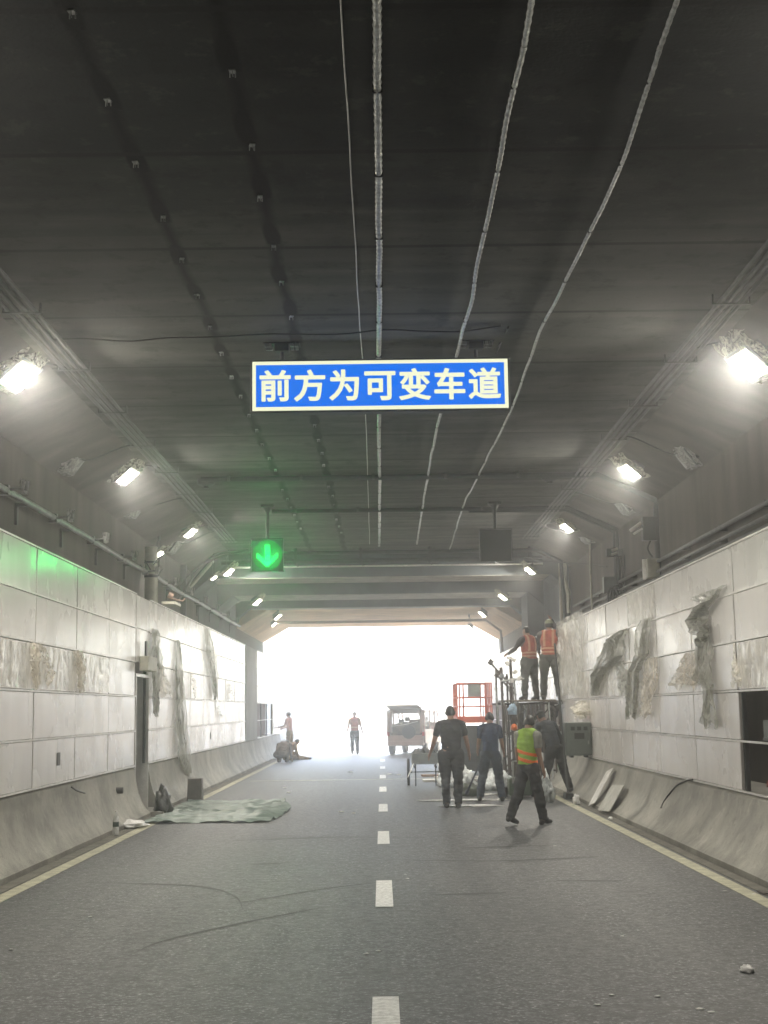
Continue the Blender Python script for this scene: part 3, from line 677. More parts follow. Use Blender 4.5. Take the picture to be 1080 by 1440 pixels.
# ---------------------------------------------------------------- floodlights
LENS_ON = emat('lamp_lens_lit', (1.0, .95, .72), 1.6)
NL = [0]
def floodlight(px, py, X, label, lit, yaw=0.0, tilt=0.9, size=1.0, cab=None, wrap=True, pos=None, power=None, group=None):
    p = pos if pos is not None else atx(px, py, X)
    s_ = -1 if p.x < 0 else 1
    t = thing('floodlight', p, label, 'floodlight', group)
    # local frame: aim direction points towards road centre, downwards and to the camera side
    aim = Vector((-s_ * .75, -.12 + yaw, -tilt)).normalized()
    q = aim.to_track_quat('-Z', 'Y').to_matrix()
    k = size
    b = MB(); b.box(q @ Vector((0, 0, .05 * k)), (.40 * k, .30 * k, .06 * k), q); b.box(q @ Vector((0, 0, .11 * k)), (.30 * k, .22 * k, .07 * k), q, .8)
    for i in range(5): b.box(q @ Vector((-.12 * k + i * .06 * k, 0, .155 * k)), (.010, .20 * k, .04 * k), q)
    b.build('housing', DKGREY, t, bevel=.004)
    b = MB(); b.box(q @ Vector((0, 0, .012 * k)), (.42 * k, .32 * k, .018 * k), q); b.build('front_frame', GREYM, t)
    b = MB(); b.box(q @ Vector((0, 0, 0)), (.36 * k, .26 * k, .012 * k), q); b.build('lens', LENS_ON if lit else GLASSOFF, t)
    # yoke up to the corner slope
    if abs(p.x) <= XW:
        zt = 6.0 if abs(p.x) < 4 else 6.0 - (abs(p.x) - 4) * .476
        if p.y > 49: zt = 5.34 if abs(p.x) < 3.95 else 5.34 - (abs(p.x) - 3.95) * .58
        elif p.y > 36.5: zt = max(p.z + .2, 5.3)
        top = Vector((0, 0, max(.12, min(zt - p.z, 1.0))))
        b = MB(); a1 = q @ Vector((.22 * k, 0, .05 * k)); a2 = q @ Vector((-.22 * k, 0, .05 * k))
        b.tube([a1, a1 * .8 + top * .55, top * .85], .011, 6); b.tube([a2, a2 * .8 + top * .55, top * .85], .011, 6); b.tube([top * .8, top], .03, 8); b.build('yoke', DKGREY, t)
    if wrap:
        rs = random.random() * 50
        b = MB()
        def fn(u, v):
            x = (u - .5) * .52 * k; y = (v - .5) * .44 * k; e = max(abs(u - .5), abs(v - .5)) * 2
            n1 = noise.noise(Vector((u * 5 + rs, v * 5, 1))); n2 = noise.noise(Vector((u * 5, v * 5 + rs, 9)))
            z = -.03 - .02 * n1 * 2 + (e ** 3) * .10
            if v > .8: y += (v - .8) * .5 * (1 + n2); 
            return q @ Vector((x + n2 * .05 * k, y + n1 * .05 * k, z * k))
        b.grid(12, 12, fn); b.build('wrap_film', BAG if lit else BAGD, t, smooth='all')
    if lit:
        ld = bpy.data.lights.new('lamp', 'AREA'); ld.shape = 'RECTANGLE'; ld.size = .34 * k; ld.size_y = .24 * k
        ld.energy = (power or 26) * LAMP_W; ld.color = (1, .93, .81); ld.spread = R(150)
        lo = bpy.data.objects.new('lamp', ld); COL.objects.link(lo); lo.parent = t; lo.location = q @ Vector((0, 0, -.022 * k)); lo.rotation_euler = aim.to_track_quat('-Z', 'Y').to_euler()
    if cab:
        pts = [Vector((0, 0, .15)), Vector((-s_ * .2, .1, top.z * .9)), Vector((-s_ * (abs(p.x) - 3.95), .35, ZC - p.z - .03)), Vector((-s_ * (abs(p.x) - 3.75), .5, ZC - p.z - .05))] if p.y < 36 else None
        if pts:
            b = MB(); b.tube(smooth_path(pts, 5), .011, 6); b.build('lead', CABLE, t, smooth='all')
    return t
floodlight(28, 530, -4.2, 'lit floodlight in crumpled film at the left edge, the nearest on the left', True, cab=1, size=1.4)
floodlight(180, 671, -4.2, 'lit floodlight, second nearest on the left corner, between two unlit ones', True, cab=1, size=1.2)
floodlight(268, 750, -4.2, 'lit floodlight third along the left corner, above the end of the sprinkler pipe', True, cab=1)
floodlight(224, 779, -4.8, 'small lit floodlight low on the left wall above the pale standing pipe', True, cab=None, size=.6, power=8)
floodlight(0, 0, 0, 'lit floodlight fourth along the left corner, in front of the first beam', True, pos=aty(322,  805, 36.4))
floodlight(0, 0, 0, 'half-lit floodlight just left of the one in front of the first beam', True, size=.6, power=6, pos=aty(301,  813, 35.9))
floodlight(0, 0, 0, 'lit floodlight hanging below the second beam on the left', True, power=16, pos=aty(362,  847, 42.5))
floodlight(0, 0, 0, 'lit floodlight on the warm far ceiling at the left', True, power=16, wrap=False, pos=aty(391,  868, 49.4))
floodlight(0, 0, 0, 'small lit floodlight lowest on the left near the tunnel mouth', True, size=.8, power=10, wrap=False, pos=aty(386,  878, 53))
floodlight(1052, 514, 4.2, 'large lit floodlight in crumpled film at the right edge, the nearest on the right', True, cab=1, size=1.4)
floodlight(885, 665, 4.2, 'lit floodlight second nearest on the right corner', True, cab=1, size=1.2)
floodlight(797, 743, 4.2, 'lit floodlight third along the right corner, right of the dark lane signal', True, cab=1)
floodlight(0, 0, 0, 'lit floodlight on the first beam below the dark lane signal', True, pos=aty(745,  803, 36.4))
floodlight(0, 0, 0, 'lit floodlight on the second beam at the right', True, power=16, pos=aty(707,  840, 42.5))
floodlight(0, 0, 0, 'lit floodlight on the warm far ceiling at the right', True, power=16, wrap=False, pos=aty(678,  864, 49.4))
floodlight(0, 0, 0, 'small lit floodlight at the right corner of the tunnel mouth', True, size=.8, power=10, wrap=False, pos=aty(660,  882, 53))
for (x, y, X, lab) in ((105, 655, -4.7, 'unlit floodlight in dull film between the two nearest lit ones on the left'),
                       (193, 719, -4.7, 'unlit floodlight in dull film, second of the unlit ones on the left'),
                       (248, 770, -4.7, 'unlit floodlight right beside the small lit one above the pale pipe'),
                       (338, 842, -4.7, 'small unlit floodlight left of the one below the second beam'),
                       (963, 646, 4.7, 'unlit floodlight in torn white film, nearest unlit one on the right'),
                       (874, 714, 4.7, 'unlit floodlight second nearest of the unlit ones on the right'),
                       (820, 757, 4.7, 'unlit floodlight beside the third lit one on the right'),
                       (773, 798, 4.7, 'unlit floodlight just right of the lit one on the first beam'),
                       (739, 832, 4.6, 'small unlit floodlight high on the dark pilaster at the right'),
                       (682, 880, 4.4, 'faint unlit floodlight under the far ceiling at the right')):
    floodlight(x, y, X, lab, False, cab=1, wrap=True, tilt=.6)
# lit lamps of the same rows behind the viewer
for s_ in (-1, 1):
    for k, y in enumerate((8.6, 1.0, -7.0)):
        floodlight(0, 0, 0, 'lit floodlight on the %s corner behind the viewpoint' % ('left' if s_ < 0 else 'right'), True, pos=Vector((s_ * 4.2, y, 5.68)), wrap=False, power=10, group='floodlights behind the viewpoint on the %s' % ('left' if s_ < 0 else 'right'))

# ---------------------------------------------------------------- sprinkler pipe on the left wall
PW = mat('wrapped_pipe', (.15, .155, .15), .35, .6, .25, 6, .4, 30)
t = thing('sprinkler_pipe', (-4.86, 10, 4.70), 'long film-wrapped sprinkler pipe with side nozzles on the left wall above the panels', 'pipe')
b = MB(); pts = [(0.01 * math.sin(y), y, .012 * math.sin(y * .7)) for y in [k * .5 for k in range(77)]]
rib_tube(b, pts, .045, 10, .05, .12); b.build('pipe', PW, t, smooth='all')
for k in range(13):
    y = 2.5 + 2.72 * k; b = MB()
    b.tube([(0, y, 0), (.16, y + .05, .02), (.24, y + .1, .03)], .02, 8); b.tube([(.24, y + .1, .0), (.25, y + .1, .14)], [.03, .012], 8)
    b.box((-.02, y + .02, 0), (.12, .1, .13)); b.build('nozzle', PW, t, smooth=True)
    b = MB()
    b.grid(6, 6, lambda u, v: Vector((.22 + .07 * math.cos(u * 5) * (1 - .4 * v), y + .1 + .07 * math.sin(u * 5), .14 - v * .18 + noise.noise(Vector((u * 4, v * 4, k))) * .03))); b.build('nozzle_film', BAGD, t, smooth='all')
    b = MB(); b.box((-.1, y + 1.2, -.02), (.18, .05, .04)); b.box((-.17, y + 1.2, -.15), (.04, .05, .3)); b.build('bracket', DKGREY, t)
t = thing('stand_pipe', (-4.80, 29.1, 3.6), 'thick pale upright pipe against the left wall rising behind the panels', 'pipe')
b = MB(); b.tube([(0, 0, 0), (0, 0, 1.65)], .13, 18); b.build('pipe', CREAM, t, smooth=True)
b = MB(); b.tube([(0, 0, 1.0), (0, 0, 1.06)], .145, 18); b.tube([(0, 0, 1.3), (0, 0, 1.34)], .145, 18); b.build('flange', DKGREY, t, smooth=True)
b = MB(); b.tube([(.13, 0, .02), (.13, 0, 1.2)], .018, 8); b.build('side_conduit', CREAM, t)
b = MB()
for k in range(5): 
    a = k * 1.3; b.tube([(.12 * math.cos(a), .12 * math.sin(a), 1.05 + .05 * k), (.26 * math.cos(a + .4), .2 * math.sin(a), 1.18 + .06 * k), (.2 * math.cos(a + .9), .25 * math.sin(a), 1.0 + .05 * k)], .014, 6)
b.build('loose_wire', DARK, t, smooth='all')
t = thing('wall_bracket_lamp', (-4.75, 31.6, 4.33), 'pinkish tangled fitting on a short white arm on the left wall past the pale pipe', 'fitting')
b = MB(); b.box((.05, -.3, -.12), (.3, .9, .06)); b.build('arm', CREAM, t)
b = MB(); b.tube([(.0, -.2, .05), (.12, 0, .0), (.25, .1, -.02), (.30, .1, .04)], .02, 8); b.box((.02, -.2, .08), (.12, .12, .12), rotm(.3, .4, .2)); b.build('fitting', mat('peach_plastic', (.34, .22, .17), .5, 0, .3, 20), t, smooth='all')
# door-height dark upright channel on the left wall
b = MB(); b.box((-4.98, 35.2, 4.6), (.14, .14, 1.8)); tag(b.build('cable_duct', DKGREY, loc=(-4.98, 35.2, 3.7)), 'upright dark cable duct on the left wall before the first beam', 'duct')
cable([(-4.95, 34.0, 4.5), (-4.6, 34.6, 5.2), (-4.2, 35.3, 5.75), (-3.6, 35.9, 5.9)], .03, 'fat dark cable sweeping up the left corner before the first beam')
cable([(-4.95, 33.5, 4.7), (-4.7, 34.2, 5.15), (-4.25, 35.0, 5.62), (-3.4, 35.7, 5.93)], .02, 'thinner dark cable beside the fat one in the left corner before the first beam')
LJ = mat('pale_joint_cover', (.36, .35, .32), .6)
t = thing('joint_cover', (-4.42, 36.9, 5.80), 'pale slanting joint cover strip on the left corner of the first beam', 'cover strip')
b = MB(); b.tube([(0, 0, 0), (-.62, -.05, -.72)], .05, 4); b.build('strip', LJ, t)
t = thing('joint_cover', (4.78, 36.6, 5.75), 'wavy pale joint cover strip hanging down the right pilaster', 'cover strip')
b = MB(); b.tube([(0, 0, 0), (.10, 0, -.25), (.08, 0, -.6), (.17, 0, -1.0), (.16, 0, -1.5)], [.05, .05, .045, .06, .05], 4); b.build('strip', CREAM, t)

# ---------------------------------------------------------------- right wall services
for k, (z, r) in enumerate(((4.34, .035), (4.16, .03), (4.02, .04))):
    t = run([(4.93 - .02 * k, YBACK, z), (4.93 - .02 * k, 35.5, z)], r, '%s of three pipes running along the right wall above the panels' % ('topmost', 'middle', 'lowest')[k], CONDUIT, 'wall_pipe', 'pipe')
    for j in range(12): clip_on(t, (4.97, 8 + j * 2.4, z), (.12, .04, r * 2.8))
t = thing('camera_box', (4.80, 24.6, 4.92), 'black wall box with white tube lamp beside the vertical conduit on the right', 'control box')
b = MB(); b.box((0, 0, 0), (.26, .2, .42)); b.build('box', DARK, t, bevel=.01)
b = MB(); b.tube([(-.16, -.1, .10), (-.36, -.1, -.04)], .03, 8); b.tube([(-.14, -.1, .0), (-.3, -.1, -.1)], .02, 8); b.build('tube_lamp', WHITEP, t, smooth=True)
t = thing('junction_box', (4.84, 24.7, 4.22), 'cream junction box at the foot of the vertical conduit on the right wall', 'junction box')
b = MB(); b.box((0, 0, 0), (.22, .3, .34)); b.build('box', CREAM, t, bevel=.01); b = MB(); b.box((-.16, -.1, -.02), (.05, .06, .36)); b.build('side_strip', WHITEP, t)
cable([(4.8, 24.55, 4.7), (4.74, 24.5, 4.55), (4.82, 24.5, 4.4)], .015, 'short black cable looping between the black box and the cream box on the right wall')
t = thing('pump_cluster', (4.80, 28.7, 4.0), 'dark cluster of looping hoses and valves on the right wall below the paired conduits', 'valve cluster')
b = MB(); b.box((-.05, 0, .28), (.3, .2, .34)); b.build('upper_box', GREYM, t, bevel=.008)
b = MB(); b.box((.05, .05, -.18), (.3, .25, .42)); b.build('lower_box', DKGREY, t, bevel=.01)
for k in range(4):
    x = .02 + .06 * k; b = MB(); b.tube(smooth_path([(x - .15, -.1, -.2), (x - .14, -.12, .1), (x - .05, -.13, .22 + .03 * k), (x + .06, -.12, .1), (x + .05, -.1, .9)], 5), .022, 8); b.build('hose', DARK, t, smooth='all')
b = MB(); b.box((.05, -.05, .95), (.34, .16, .16)); b.build('valve_block', DARK, t, bevel=.01)
b = MB(); b.tube([(-.02, -.14, .98), (.10, -.14, 1.02)], .03, 8); b.tube([(-.02, -.14, .9), (.10, -.14, .94)], .03, 8); b.build('bright_tube', WHITEP, t, smooth=True)
run([(4.55, 30.0, 3.6), (4.55, 30.0, 5.3)], .02, 'thin pale upright rod in front of the valve cluster on the right', CREAM)
run([(3.6, 35.2, 5.62), (4.0, 34.4, 5.4), (4.75, 31.0, 4.95), (4.9, 30.0, 4.8)], .012, 'thin black stay cable slanting from the beam to the right wall', CABLE)
b = MB(); b.box((4.72, 36.5, 3.9), (.02, .03, 2.6)); tag(b.build('plumb_rod', ALU, loc=(4.72, 36.5, 2.6)), 'thin bright rod standing against the dark right pilaster', 'rod')

# ================================================================== PEOPLE
SKIN = mat('skin', (.36, .21, .15), .55, 0, .08, 12); HAIR = mat('black_hair', (.012, .011, .010), .5)
def cloth(name, c): return mat(name, c, .85, 0, .26, 7, .7, 12, (1, 1, .4))
def capsule(mb, a, b_, ra, rb, side=None, n=12, asp=1.0):
    """tapered limb segment with rounded ends; asp flattens it front to back across the side vector"""
    a = Vector(a); b_ = Vector(b_); d = b_ - a; L_ = d.length
    t = d.normalized() if L_ > 1e-6 else Vector((0, 0, 1))
    sd_ = Vector(side) if side is not None else (Vector((1, 0, 0)) if abs(t.x) < .9 else Vector((0, 1, 0)))
    u = (sd_ - t * sd_.dot(t)).normalized(); w = t.cross(u)
    rings = []
    for q in range(1, 5): th = PI / 2 * (1 - q / 4); rings.append((a - t * ra * math.sin(th) * asp, ra * math.cos(th) if q < 4 else ra))
    for q in range(0, 4): th = PI / 2 * q / 4; rings.append((b_ + t * rb * math.sin(th) * asp, rb * math.cos(th)))
    vs = []
    for c_, r_ in rings: vs += [c_ + (u * math.cos(2 * PI * k / n) + w * asp * math.sin(2 * PI * k / n)) * r_ for k in range(n)]
    fs = []
    for i_ in range(len(rings) - 1):
        for k in range(n): fs.append((i_ * n + k, i_ * n + (k + 1) % n, (i_ + 1) * n + (k + 1) % n, (i_ + 1) * n + k))
    fs.append(tuple(reversed(range(n)))); fs.append(tuple((len(rings) - 1) * n + k for k in range(n)))
    m1 = MB(); m1.add(vs, fs)
    mb.add(m1.v, m1.f)
def skin_chain(nodes, edges, radii, side=None):
    mb = MB()
    for (i_, j_) in edges:
        ra, rb = radii[i_], radii[j_]
        ta, tb = isinstance(ra, tuple), isinstance(rb, tuple)
        asp = 1.0
        if ta and tb: asp = (ra[1] / ra[0] + rb[1] / rb[0]) / 2
        xa = ra[0] if (ta and tb) else (min(ra) if ta else ra); xb = rb[0] if (ta and tb) else (min(rb) if tb else rb)
        capsule(mb, nodes[i_], nodes[j_], xa, xb, side if (ta and tb) else None, asp=asp)
    return mb.v, mb.f
def rx(a): return Matrix.Rotation(a, 3, 'X')
def ry(a): return Matrix.Rotation(a, 3, 'Y')
def rz_(a): return Matrix.Rotation(a, 3, 'Z')
def person(loc, rz, label, H=1.72, lean=0.05, side=0.0, hipz=None, legs=None, arms=None, head=(0, 0), twist=0.0,
           top=None, sleeve='short', trousers=None, shoes=None, vest=None, hat=None, wide=1.0, curve=0.0, group=None):
    """faces local +Y. legs: per side (hip flex fwd, knee bend, abduct); arms: (shoulder flex fwd, abduct, elbow bend)"""
    k = H / 1.72
    legs = legs or {-1: (.15, .1, .04), 1: (-.15, .15, .04)}; arms = arms or {-1: (.1, .15, .2), 1: (-.1, .15, .2)}
    TH, SHK, UA, FA = .42 * k, .42 * k, .29 * k, .25 * k
    hz = (hipz if hipz is not None else max(TH * math.cos(l[0]) + SHK * math.cos(l[0] - l[1]) for l in legs.values()) + .08 * k)
    hip = Vector((0, 0, hz)); T = rx(-lean) @ ry(side)
    T2 = rx(-lean - curve) @ ry(side) @ rz_(twist)
    sp1 = hip + T @ Vector((0, 0, .17 * k)); sp2 = sp1 + T2 @ Vector((0, 0, .20 * k)); chest = sp2 + T2 @ Vector((0, 0, .10 * k)); neck = chest + T2 @ Vector((0, .0, .10 * k))
    w = wide
    N = [hip, sp1, sp2, chest, neck]; E_ = [(0, 1), (1, 2), (2, 3), (3, 4)]; RR = [(.142 * k * w, .108 * k * w), (.140 * k * w, .100 * k * w), (.165 * k * w, .112 * k * w), (.150 * k * w, .098 * k * w), .058 * k]
    bones = []; hands = []
    def add(p, parent, r): N.append(p); E_.append((parent, len(N) - 1)); RR.append(r); return len(N) - 1
    hT = T2 @ rx(-head[0]) @ rz_(head[1]); hc = neck + hT @ Vector((0, .02 * k, .135 * k))
    add(neck + hT @ Vector((0, .01, .06 * k)), 4, .056 * k)
    bones.append(('torso', hip, neck))
    feet = []
    for s_ in (-1, 1):
        hf, kb, ab = legs[s_]
        hj = hip + T @ Vector((s_ * .095 * k * w, 0, -.03 * k)); L = rz_(0) @ ry(-s_ * ab)
        knee = hj + L @ rx(hf) @ Vector((0, 0, -TH)); ank = knee + L @ rx(hf - kb) @ Vector((0, 0, -SHK))
        i = add(hj, 0, .090 * k * w); j = add((hj + knee) / 2, i, .083 * k * w); j = add(knee, j, .068 * k); j2 = add((knee * .55 + ank * .45), j, .066 * k); j3 = add(ank, j2, .048 * k)
        fa = max(-.5, min(.7, (hf - kb)))
        fd = L @ rx(fa * .55) @ Vector((0, 1, 0)); fd.z = min(fd.z, .05) if hipz is None else fd.z
        toe = ank + fd * .17 * k + Vector((0, 0, -.045 * k)); heel = ank - fd * .045 * k + Vector((0, 0, -.045 * k))
        add(heel, j3, .036 * k); tj = add(ank + fd * .09 * k + Vector((0, 0, -.035 * k)), j3, .040 * k); add(toe, tj, (.034 * k, .028 * k))
        bones += [('leg', hj, ank - Vector((0, 0, -.03))), ('foot%d' % s_, ank + Vector((0, 0, -.03)), toe), ('foot%d' % s_, heel, ank + Vector((0, 0, -.04)))]
    for s_ in (-1, 1):
        sf, ab, eb = arms[s_]
        sh = chest + T2 @ Vector((s_ * .175 * k * w, 0, .02 * k)); A = T2 @ ry(-s_ * ab) @ rx(sf)
        elb = sh + A @ Vector((0, 0, -UA)); B = A @ rx(eb); wr = elb + B @ Vector((0, 0, -FA)); palm = wr + B @ Vector((0, .005, -.075 * k))
        tz = add(neck + T2 @ Vector((s_ * .05 * k, 0, -.035 * k)), 4, .052 * k); i = add(sh, tz, .062 * k); j = add((sh + elb) / 2, i, .050 * k); j = add(elb, j, .041 * k); j = add((elb * .6 + wr * .4), j, .038 * k); j = add(wr, j, .027 * k); add(palm, j, .030 * k)
        bones += [('sleeve' if True else '', sh, (sh * .35 + elb * .65)), ('arm', (sh * .30 + elb * .70), elb), ('fore', elb, palm)]
        hands.append((s_, palm, B))
    V, Fc = skin_chain(N, E_, RR, T2 @ Vector((1, 0, 0)))
    # head: shaped ellipsoid with chin, nose, brow, ears
    hb = MB(); hr = Vector((.076 * k, .097 * k, .118 * k)); hb.sphere((0, 0, 0), hr, 20, 16)
    for v in hb.v:
        zz = v.z / hr.z; yy = v.y / hr.y
        if zz < -.2: v.x *= 1 - .35 * (-.2 - zz); v.y = v.y * (1 - .15 * (-.2 - zz)) + .012 * k
        if yy > .8 and abs(v.x) < .02 * k and -.35 < zz < .1: v.y += .020 * k
        if yy > .7 and .012 * k < abs(v.x) < .05 * k and 0 < zz < .25: v.y -= .010 * k
    for s_ in (-1, 1): hb.sphere((s_ * .078 * k, -.005, -.005), (.010 * k, .02 * k, .032 * k), 8, 6)
    for v in hb.v: v[:] = (hT @ v + hc)[:]
    allb = MB(); allb.add(V, Fc); allb.add(hb.v, hb.f)
    # hands: four unequal curled fingers and a side thumb rooted in the palm
    for s_, palm, B in hands:
        hbones = B @ rz_(s_ * PI / 2 * 0)
        for q_, (off, ln) in enumerate(((-.028, .062), (-.010, .072), (.010, .068), (.028, .054))):
            p0 = palm + B @ Vector((0, off * k, -.015 * k)); p1 = palm + B @ Vector((-s_ * .004, off * 1.1 * k, -(.03 + ln * .45) * k)); p2 = palm + B @ Vector((-s_ * .022 * k, off * 1.1 * k, -(.03 + ln * .85) * k))
            fv, ff = skin_chain([p0, p1, p2], [(0, 1), (1, 2)], [.0105 * k, .0095 * k, .0085 * k]); allb.add(fv, ff)
        p0 = palm + B @ Vector((0, .022 * k, .03 * k)); p1 = palm + B @ Vector((-s_ * .012, .052 * k, -.005 * k)); p2 = palm + B @ Vector((-s_ * .02, .058 * k, -.035 * k))
        fv, ff = skin_chain([p0, p1, p2], [(0, 1), (1, 2)], [.012 * k, .0105 * k, .009 * k]); allb.add(fv, ff)
    tmp = allb.build('tmp', SKIN); rm = tmp.modifiers.new('r', 'REMESH'); rm.mode = 'VOXEL'; rm.voxel_size = .0095; rm.use_smooth_shade = True
    sm = tmp.modifiers.new('sm', 'SMOOTH'); sm.factor = .5; sm.iterations = 5
    bpy.context.view_layer.update(); me = bpy.data.meshes.new_from_object(tmp.evaluated_get(bpy.context.evaluated_depsgraph_get())); bpy.data.objects.remove(tmp)
    me.name = 'person'; me.materials.clear(); me.materials.append(SKIN)
    zmin = min(v.co.z for v in me.vertices)
    if hipz is not None: pass
    t = bpy.data.objects.new('person', me); COL.objects.link(t); t.location = (loc[0], loc[1], loc[2] - (zmin if hipz is None else 0) ); t.rotation_euler = (0, 0, rz)
    tag(t, label, 'person', group)
    def segd(p, a, b_):
        ab_ = b_ - a; u = max(0, min(1, (p - a).dot(ab_) / max(1e-9, ab_.length_squared))); return (p - (a + ab_ * u)).length, u
    me.calc_loop_triangles(); cls = []
    Ti = T.inverted()
    for p in me.polygons:
        c_ = p.center; best = None
        dh = (c_ - hc).length / k
        for (nm, a, b_) in bones:
            d, u = segd(c_, a, b_)
            if nm == 'torso': d -= .07 * k
            if nm == 'leg': d -= .02 * k
            if best is None or d < best[0]: best = (d, nm)
        nm = best[1]
        lc_ = hT.inverted() @ (c_ - hc) / k
        if (lc_.length < .145 and lc_.z > -.15) and (c_ - neck).length > .05 * k and lc_.z > -.13: nm = 'head'
        if nm == 'torso' and (Ti @ (c_ - hip)).z < .03 * k: nm = 'leg'
        if nm == 'head' and (lc_.z > .055 or (lc_.y < -.01 and lc_.z > -.05)) : nm = 'hair'
        cls.append(nm)
    def shell(name, kinds, off, m_, wr=.006, cond=None):
        vm = {}; vs = []; fs = []; mi = []
        for p, cl in zip(me.polygons, cls):
            if cl in kinds and (cond is None or cond(p.center)):
                f = []
                for vi in p.vertices:
                    if vi not in vm:
                        v = me.vertices[vi]; wv = noise.noise(v.co * 9 + Vector((loc[0], loc[1], 0))) * wr * 1.7 + noise.noise(Vector((v.co.x * 6 + v.co.z * 5, v.co.y * 7, v.co.z * 20))) * wr * 1.3
                        vm[vi] = len(vs); vs.append(v.co + v.normal * (off + wv))
                    f.append(vm[vi])
                fs.append(tuple(f))
        if not fs: return None
        m3 = bpy.data.meshes.new(name); m3.from_pydata([tuple(v) for v in vs], [], fs); m3.materials.append(m_)
        m3.polygons.foreach_set('use_smooth', [True] * len(m3.polygons))
        o = bpy.data.objects.new(name, m3); COL.objects.link(o); o.parent = t
        sd_ = o.modifiers.new('solid', 'SOLIDIFY'); sd_.thickness = .006; sd_.offset = -1
        return o
    tops = {'torso', 'sleeve'} | ({'arm', 'fore'} if sleeve == 'long' else set())
    wrist_cut = None
    if sleeve == 'long':
        ps = [h[1] for h in hands]; wrist_cut = lambda c_: min((c_ - q).length for q in ps) > .10 * k
    shell('shirt', tops, .012, top or cloth('charcoal_shirt', (.03, .03, .034)), .008, wrist_cut)
    shell('trousers', {'leg'}, .020, trousers or cloth('dark_trousers', (.03, .032, .038)), .010)
    for s_ in (-1, 1): shell('shoe', {'foot%d' % s_}, .008, shoes or mat('dark_shoe', (.02, .02, .02), .6), 0)
    shell('hair', {'hair'}, .009, HAIR, .004)
    T2i = T2.inverted()
    if vest:
        shell('vest', {'torso'}, .024, vest[0], .006, lambda c_: (T2i @ (c_ - sp1)).z > -.16 * k)
        for q_, (za, zb) in enumerate(vest[2]):
            shell('vest_band', {'torso'}, .029, vest[1], .003, lambda c_, za=za, zb=zb: za * k < (T2i @ (c_ - sp1)).z + vest[3] * (T2i @ (c_ - sp1)).x < zb * k)
        if len(vest) > 4:
            for sx in (-.09, .09): shell('vest_band', {'torso'}, .030, vest[1], .003, lambda c_, sx=sx: abs((T2i @ (c_ - sp1)).x - sx * k) < .022 * k and (T2i @ (c_ - sp1)).z > .05)
    if hat:
        hb = MB(); hb.sphere((0, 0, 0), Vector((.095, .115, .10)) * k, 18, 10)
        keep = MB(); vs_ = [v for v in hb.v]
        fs_ = [f for f in hb.f if sum(hb.v[i].z for i in f) / 4 > .012 * k]
        keep.add(vs_, fs_)
        if hat[1]: keep.grid(14, 2, lambda u, v: Vector((math.cos(u * PI) * (.092 + .045 * v) * k, math.sin(u * PI) * (.105 + .06 * v) * k, (.014 - .012 * v) * k)))
        for v in keep.v: v[:] = (hT @ (v + Vector((0, 0, .035 * k))) + hc)[:]
        o = keep.build('cap' if hat[1] else 'helmet', hat[0], t, smooth='all'); sd_ = o.modifiers.new('solid', 'SOLIDIFY'); sd_.thickness = .005
    return t
ORG = mat('faded_orange_vest', (.34, .055, .028), .7, 0, .15, 8, .3); ORGB = mat('bright_orange_tape', (1.0, .20, .03), .5, 0, .05); LIME = mat('lime_vest', (.33, .55, .06), .7, 0, .1, 8, .3)
TAPE = mat('pale_vest_tape', (.46, .26, .15), .4)
BLUEW = cloth('navy_workwear', (.035, .055, .115)); 
pa = person((1.27, 26.1, 0), R(3), 'person in dark short-sleeved shirt and dark trousers walking away beside the handcart', H=1.80, legs={-1: (.10, .16, -.02), 1: (-.06, .05, -.01)}, arms={-1: (.12, .30, .45), 1: (.10, .26, .5)}, head=(.05, 0), wide=1.18)
pb = person((2.12, 27.8, 0), R(-6), 'person in navy workwear standing with legs apart behind the blue-lit debris', H=1.70, lean=.16, legs={-1: (.12, .12, .16), 1: (.02, .1, .15)}, arms={-1: (.5, .22, .5), 1: (.35, .2, .6)}, head=(.15, .1), top=BLUEW, trousers=cloth('navy_jeans', (.045, .058, .085)))
pb['label'] = 'person in navy workwear standing with legs apart, back turned, holding the long pole'
pc = person((2.27, 22.1, 0), R(-48), 'person in a lime vest with bright orange bands striding to the right', H=1.66, lean=-.03, side=.05, legs={-1: (-.30, .20, .03), 1: (.26, .10, .06)}, arms={-1: (.1, .1, .3), 1: (-.05, .12, .35)}, head=(.35, .2), twist=.25,
            top=cloth('grey_tee', (.34, .34, .31)), trousers=cloth('charcoal_work_trousers', (.035, .036, .04)), vest=(LIME, ORGB, ((.02, .075), (-.10, -.045)), .25))
pd = person((3.52, 28.9, 0), R(28), 'person in dark clothes and cap bending left beside the leaning pole', H=1.78, lean=.30, curve=.15, side=-.12, legs={-1: (.30, .25, .10), 1: (-.18, .12, .14)}, arms={-1: (.6, .15, .7), 1: (.15, .22, .35)}, head=(.1, .1), top=cloth('slate_jacket', (.045, .052, .066)), sleeve='long', hat=(mat('black_cap', (.02, .02, .022), .7), True), wide=1.05)
pe = person((3.62, 34.2, 1.99), R(35), 'person in orange vest on the scaffold, head turned left, near the pole tips', H=1.74, legs={-1: (.05, .05, .05), 1: (-.03, .05, .05)}, arms={-1: (.7, .3, .5), 1: (.3, .2, .5)}, head=(.2, .4), top=cloth('dark_top', (.05, .04, .045)), sleeve='long', trousers=cloth('olive_trousers', (.06, .065, .055)), vest=(ORG, TAPE, ((-.02, .025), (-.10, -.06)), 0, 1), wide=1.25)
